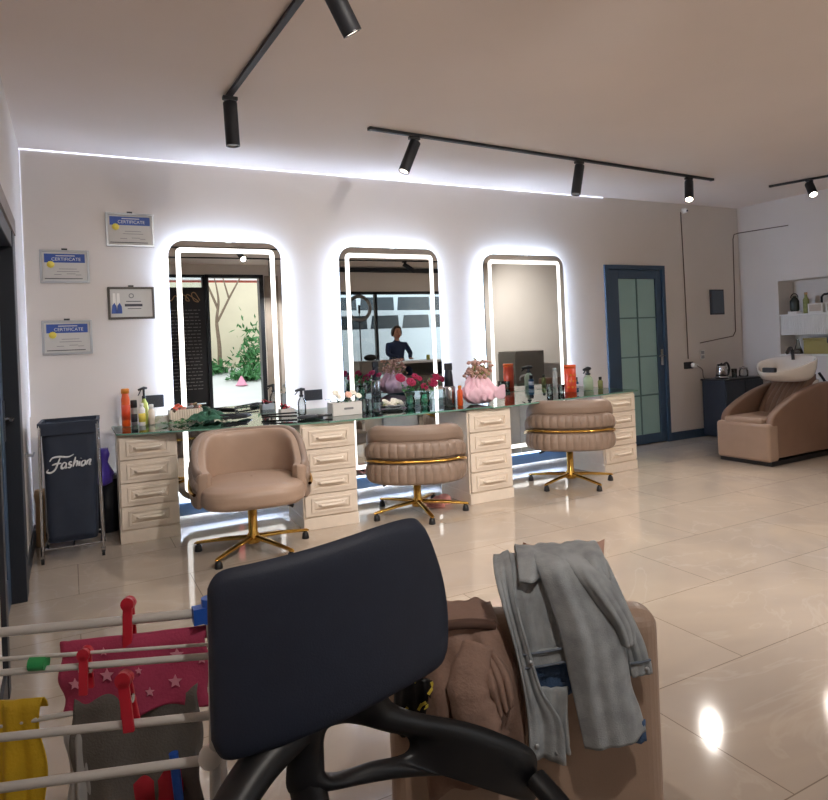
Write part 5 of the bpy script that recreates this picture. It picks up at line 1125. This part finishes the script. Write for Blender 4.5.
van('parked_minibus', 'tall white minibus parked behind the van, seen in the mirror', (9.2, -7.6, -0.06), 0.05, 6.0, 2.15, 2.85)
# reception desk, ring lamp, person
t = thing('drawer_desk', 'grey drawer desk on thin black legs beside the person, seen in the mirror', 'desk', (4.98, 0.02, 0))
b = MB(); b.box((-0.37, -0.25, 0.76), (0.37, 0.25, 1.01)); b.build('drawer_box', 'greydesk', t, bevel=0.005)
b = MB(); b.box((-0.33, 0.25, 0.79), (0.33, 0.262, 0.98)); dr = b.build('drawer', 'greydesk', t); b = MB(); b.ball((0, 0.272, 0.885), 0.014); b.build('knob', 'silver', dr)
for sx in (-1, 1):
    for sy in (-1, 1): b = MB(); b.box((sx*0.33-0.012, sy*0.2-0.012, 0), (sx*0.33+0.012, sy*0.2+0.012, 0.76)); b.build('leg', 'black', t)
b = MB(); b.tube([(0.32, 0.2, 0.7), (-0.32, 0.2, 0.12)], 0.01, 6); b.build('cross_brace', 'black', t)
t = thing('reception_counter', 'grey reception counter with a white top, seen in the mirror', 'counter', (5.87, 0.02, 0))
b = MB(); b.box((-0.5, -0.28, 0.93), (0.62, 0.28, 0.97)); b.build('counter_top', 'white', t, bevel=0.004)
b = MB(); b.box((-0.5, -0.25, 0.66), (0.62, -0.23, 0.93)).box((-0.5, -0.25, 0.0), (-0.46, 0.25, 0.93)).box((0.58, -0.25, 0.0), (0.62, 0.25, 0.93)).box((-0.46, -0.25, 0.66), (0.58, 0.25, 0.68)).box((0.02, -0.2, 0.02), (0.58, 0.25, 0.66)); b.build('body', 'greydesk', t)
b = MB(); b.lathe([(0.035, 0), (0.035, 0.09), (0.025, 0.1)], 14, T(6.12, 0.1, 0.9705)); o = b.build('candle_jar', 'lime'); tag(o, 'small yellow jar on the reception counter', 'jar')
b = MB(); b.ball((0, 0, 0.06), 0.12, 16, 8, (1.1, 0.7, 0.5)); o = b.build('black_bag', 'black'); o.location = (4.93, 0.05, 1.0105); tag(o, 'soft black bag on the grey drawer desk', 'bag')
t = thing('ring_lamp', 'round ring lamp on a black tripod behind the desk, seen in the mirror', 'ring lamp', (5.0, -0.55, 0))
b = MB(); N = 40
b.grid(lambda u, v: ((0.23+0.035*math.cos(2*PI*v))*math.cos(2*PI*u), 0.02*math.sin(2*PI*v), 2.02+(0.23+0.035*math.cos(2*PI*v))*math.sin(2*PI*u)), N, 9, closeu=True); b.build('ring', mat('grey_ring', (128, 128, 128), 0.4), t)
b = MB(); b.cyl((0, 0, 0.3), (0, 0, 1.79), 0.013); b.box((-0.02, -0.01, 1.92), (0.02, 0.01, 2.08)); b.cyl((0, 0, 1.75), (0, 0, 1.95), 0.008); b.build('pole', 'black', t)
for k in range(3): a = k*2.094; b = MB(); b.cyl((0, 0, 0.55), (0.35*math.cos(a), 0.35*math.sin(a), 0.012), 0.009); b.build('leg', 'black', t)
# person seated on a stool, facing the mirrors
t = thing('bar_stool', 'tall stool under the person at the reception counter', 'stool', (5.74, -0.5, 0))
b = MB(); b.lathe([(0.17, 0.70), (0.19, 0.715), (0.19, 0.75), (0.17, 0.765), (0.002, 0.77)], 24); b.build('seat', 'black', t)
for k in range(4): a = PI/4+k*PI/2; b = MB(); b.cyl((0.1*math.cos(a), 0.1*math.sin(a), 0.70), (0.19*math.cos(a), 0.19*math.sin(a), 0.0), 0.012); b.build('leg', 'chrome', t)
def skin_body(name, joints, edges, root, m, parent, sub=2):
    me = bpy.data.meshes.new(name); me.from_pydata([j[0] for j in joints], edges, []); o = bpy.data.objects.new(name, me); C.objects.link(o); me.materials.append(M[m])
    md = o.modifiers.new('k', 'SKIN'); sv = me.skin_vertices[0].data
    for i, j in enumerate(joints): sv[i].radius = (j[1], j[2] if len(j) > 2 else j[1]); sv[i].use_root = (i == root)
    md.use_smooth_shade = True; s = o.modifiers.new('s', 'SUBSURF'); s.levels = sub; s.render_levels = sub
    bpy.context.view_layer.update(); me2 = bpy.data.meshes.new_from_object(o.evaluated_get(bpy.context.evaluated_depsgraph_get())); bpy.data.objects.remove(o)
    n = bpy.data.objects.new(name, me2); C.objects.link(n); n.parent = parent
    me2.polygons.foreach_set('use_smooth', [True]*len(me2.polygons))
    return n
p = thing('person', 'person in a dark blue top sitting at the reception counter, seen in the mirror', 'person', (5.74, -0.5, 0))
J = [((0, 0, 0.86), 0.15, 0.12), ((0, 0, 1.05), 0.14, 0.10), ((0, 0.02, 1.24), 0.17, 0.11), ((0, 0.02, 1.33), 0.07, 0.06), ((0, 0.03, 1.41), 0.05, 0.05),
     ((-0.19, 0.03, 1.28), 0.065), ((-0.25, 0.12, 1.10), 0.05), ((-0.12, 0.34, 1.03), 0.036), ((0.19, 0.03, 1.28), 0.065), ((0.25, 0.12, 1.10), 0.05), ((0.12, 0.34, 1.03), 0.036),
     ((-0.10, 0.05, 0.83), 0.085), ((-0.11, 0.34, 0.80), 0.065), ((-0.11, 0.30, 0.38), 0.045), ((-0.11, 0.32, 0.1), 0.035), ((-0.11, 0.42, 0.06), 0.035),
     ((0.10, 0.05, 0.83), 0.085), ((0.11, 0.34, 0.80), 0.065), ((0.11, 0.30, 0.38), 0.045), ((0.11, 0.32, 0.1), 0.035), ((0.11, 0.42, 0.06), 0.035)]
E = [(0,1),(1,2),(2,3),(3,4),(2,5),(5,6),(6,7),(2,8),(8,9),(9,10),(0,11),(11,12),(12,13),(13,14),(14,15),(0,16),(16,17),(17,18),(18,19),(19,20)]
skin_body('body', J, E, 0, 'bluetop', p)
b = MB()
def head(u, v):
    a = 2*PI*u; ph = PI*v; r = math.sin(ph); z = -math.cos(ph); x = 0.082*r*math.cos(a)*(1-0.12*max(0, -z)); y = 0.1*r*math.sin(a)
    if y > 0:
        nose = math.exp(-((math.cos(a))/0.18)**2-((z+0.12)/0.22)**2)*r; y += 0.026*nose; y += 0.008*math.exp(-((z+0.75)/0.2)**2)
    return (x, 0.045+y, 1.515+0.125*z)
b.grid(head, 40, 28, closeu=True); b.tube([(0, 0.03, 1.36), (0, 0.035, 1.45)], [0.05, 0.047], 14); hd = b.build('head', 'skin', p)
b = MB()
for s in (-1, 1): b.ball((s*0.032, 0.135, 1.53), 0.011, 10, 8, (1.2, 0.6, 0.7)); b.tube([(s*0.018, 0.142, 1.553), (s*0.048, 0.134, 1.553)], 0.004, 6)
b.build('eyes', 'black', hd)
b = MB(); b.tube([(-0.024, 0.137, 1.455), (0, 0.143, 1.452), (0.024, 0.137, 1.455)], 0.006, 6); b.build('mouth', 'red_cloth', hd)
b = MB()
for s in (-1, 1): b.ball((s*0.084, 0.045, 1.515), 0.024, 8, 6, (0.35, 0.7, 1.1))
b.build('ears', 'skin', hd)
b = MB()
def hair(u, v):
    a = 2*PI*u; ph = PI*(0.30+0.70*v); r = math.sin(ph); z = -math.cos(ph); front = max(0, math.sin(a)); low = 1-v
    x = 0.095*r*math.cos(a)*(1+0.2*low); y = 0.112*r*math.sin(a); cut = front**2*low
    return (x*(1+0.05*math.sin(9*a)), 0.035+y*(1-0.3*cut)-0.02*cut, 1.525+0.132*z+0.16*cut*(1 if z < 0.5 else 0.3))
b.grid(hair, 48, 20, closeu=True); b.build('hair', 'hair', p)
for s in (-1, 1):
    b = MB(); b.ball((s*0.105, 0.40, 1.01), 0.036, 12, 8, (0.9, 1.2, 0.5))
    for k in range(4): 
        L_ = [0.05, 0.06, 0.056, 0.045][k]; x = s*0.105+(k-1.5)*0.017; b.tube([(x, 0.42, 1.012), (x, 0.42+L_*0.6, 1.014), (x, 0.42+L_, 1.0)], [0.0085, 0.008, 0.006], 8)
    b.tube([(s*0.085, 0.385, 1.01), (s*0.065, 0.415, 1.006), (s*0.06, 0.435, 0.998)], [0.01, 0.009, 0.007], 8)
    b.build('hand', 'skin', p)
# low wash counter and brown chair in the third mirror
t = thing('grey_cupboard', 'tall grey cupboard end seen in the mirror nearest the blue door', 'cupboard', (7.2, 1.48, 0))
b = MB(); b.box((-0.22, -0.27, 0.0), (0.4, 0.27, 1.08)); b.build('body', 'greydesk', t, bevel=0.006)
b = MB(); b.box((-0.235, -0.26, 0.06), (-0.221, 0.26, 1.04)); dd = b.build('cupboard_door', 'greydesk', t); b = MB(); b.cyl((-0.245, 0.2, 0.5), (-0.245, 0.2, 0.64), 0.006); b.build('handle', 'silver', dd)
t = thing('low_washstand', 'low washstand with a white bowl and curved tap, seen in the mirror', 'washstand', (6.75, 2.05, 0))
b = MB(); b.box((-0.3, -0.3, 0), (0.3, 0.28, 0.42)); b.build('body', 'greydesk', t, bevel=0.005)
b = MB(); b.lathe([(0.15, 0.42), (0.2, 0.44), (0.29, 0.50), (0.29, 0.515), (0.27, 0.515), (0.18, 0.46), (0.002, 0.45)], 30); b.build('bowl', 'ceramic', t)
b = MB(); b.tube(crom([(0.05, 0.25, 0.42), (0.05, 0.25, 0.62), (0.03, 0.2, 0.69), (0.0, 0.12, 0.66), (0.0, 0.1, 0.6)]), 0.014, 10); b.build('tap', 'silver', t)
t = thing('high_back_chair', 'high backed brown leather chair seen in the mirror nearest the blue door', 'chair', (7.15, 2.82, 0), PI/2)
b = MB(); b.box((-0.26, -0.3, 0.18), (0.26, 0.26, 0.46)); b.build('seat', 'leather_brown', t, bevel=0.04, bseg=4)
b = MB(); b.prism(rrect(0.48, 0.86, 0.1, 6, 0, 0.66), -0.06, 0.06, T(0, -0.33, 0) @ Rx(PI/2)); b.build('backrest', 'leather_brown', t, bevel=0.03, bseg=4)
for s in (-1, 1): b = MB(); b.box((s*0.32-0.05, -0.3, 0.1), (s*0.32+0.05, 0.26, 0.64)); b.build('armrest', 'leather_brown', t, bevel=0.03, bseg=4)
b = MB(); b.lathe([(0.26, 0), (0.26, 0.02), (0.05, 0.04), (0.05, 0.18)], 28); b.build('base', 'chrome', t)
bpy.context.view_layer.update()
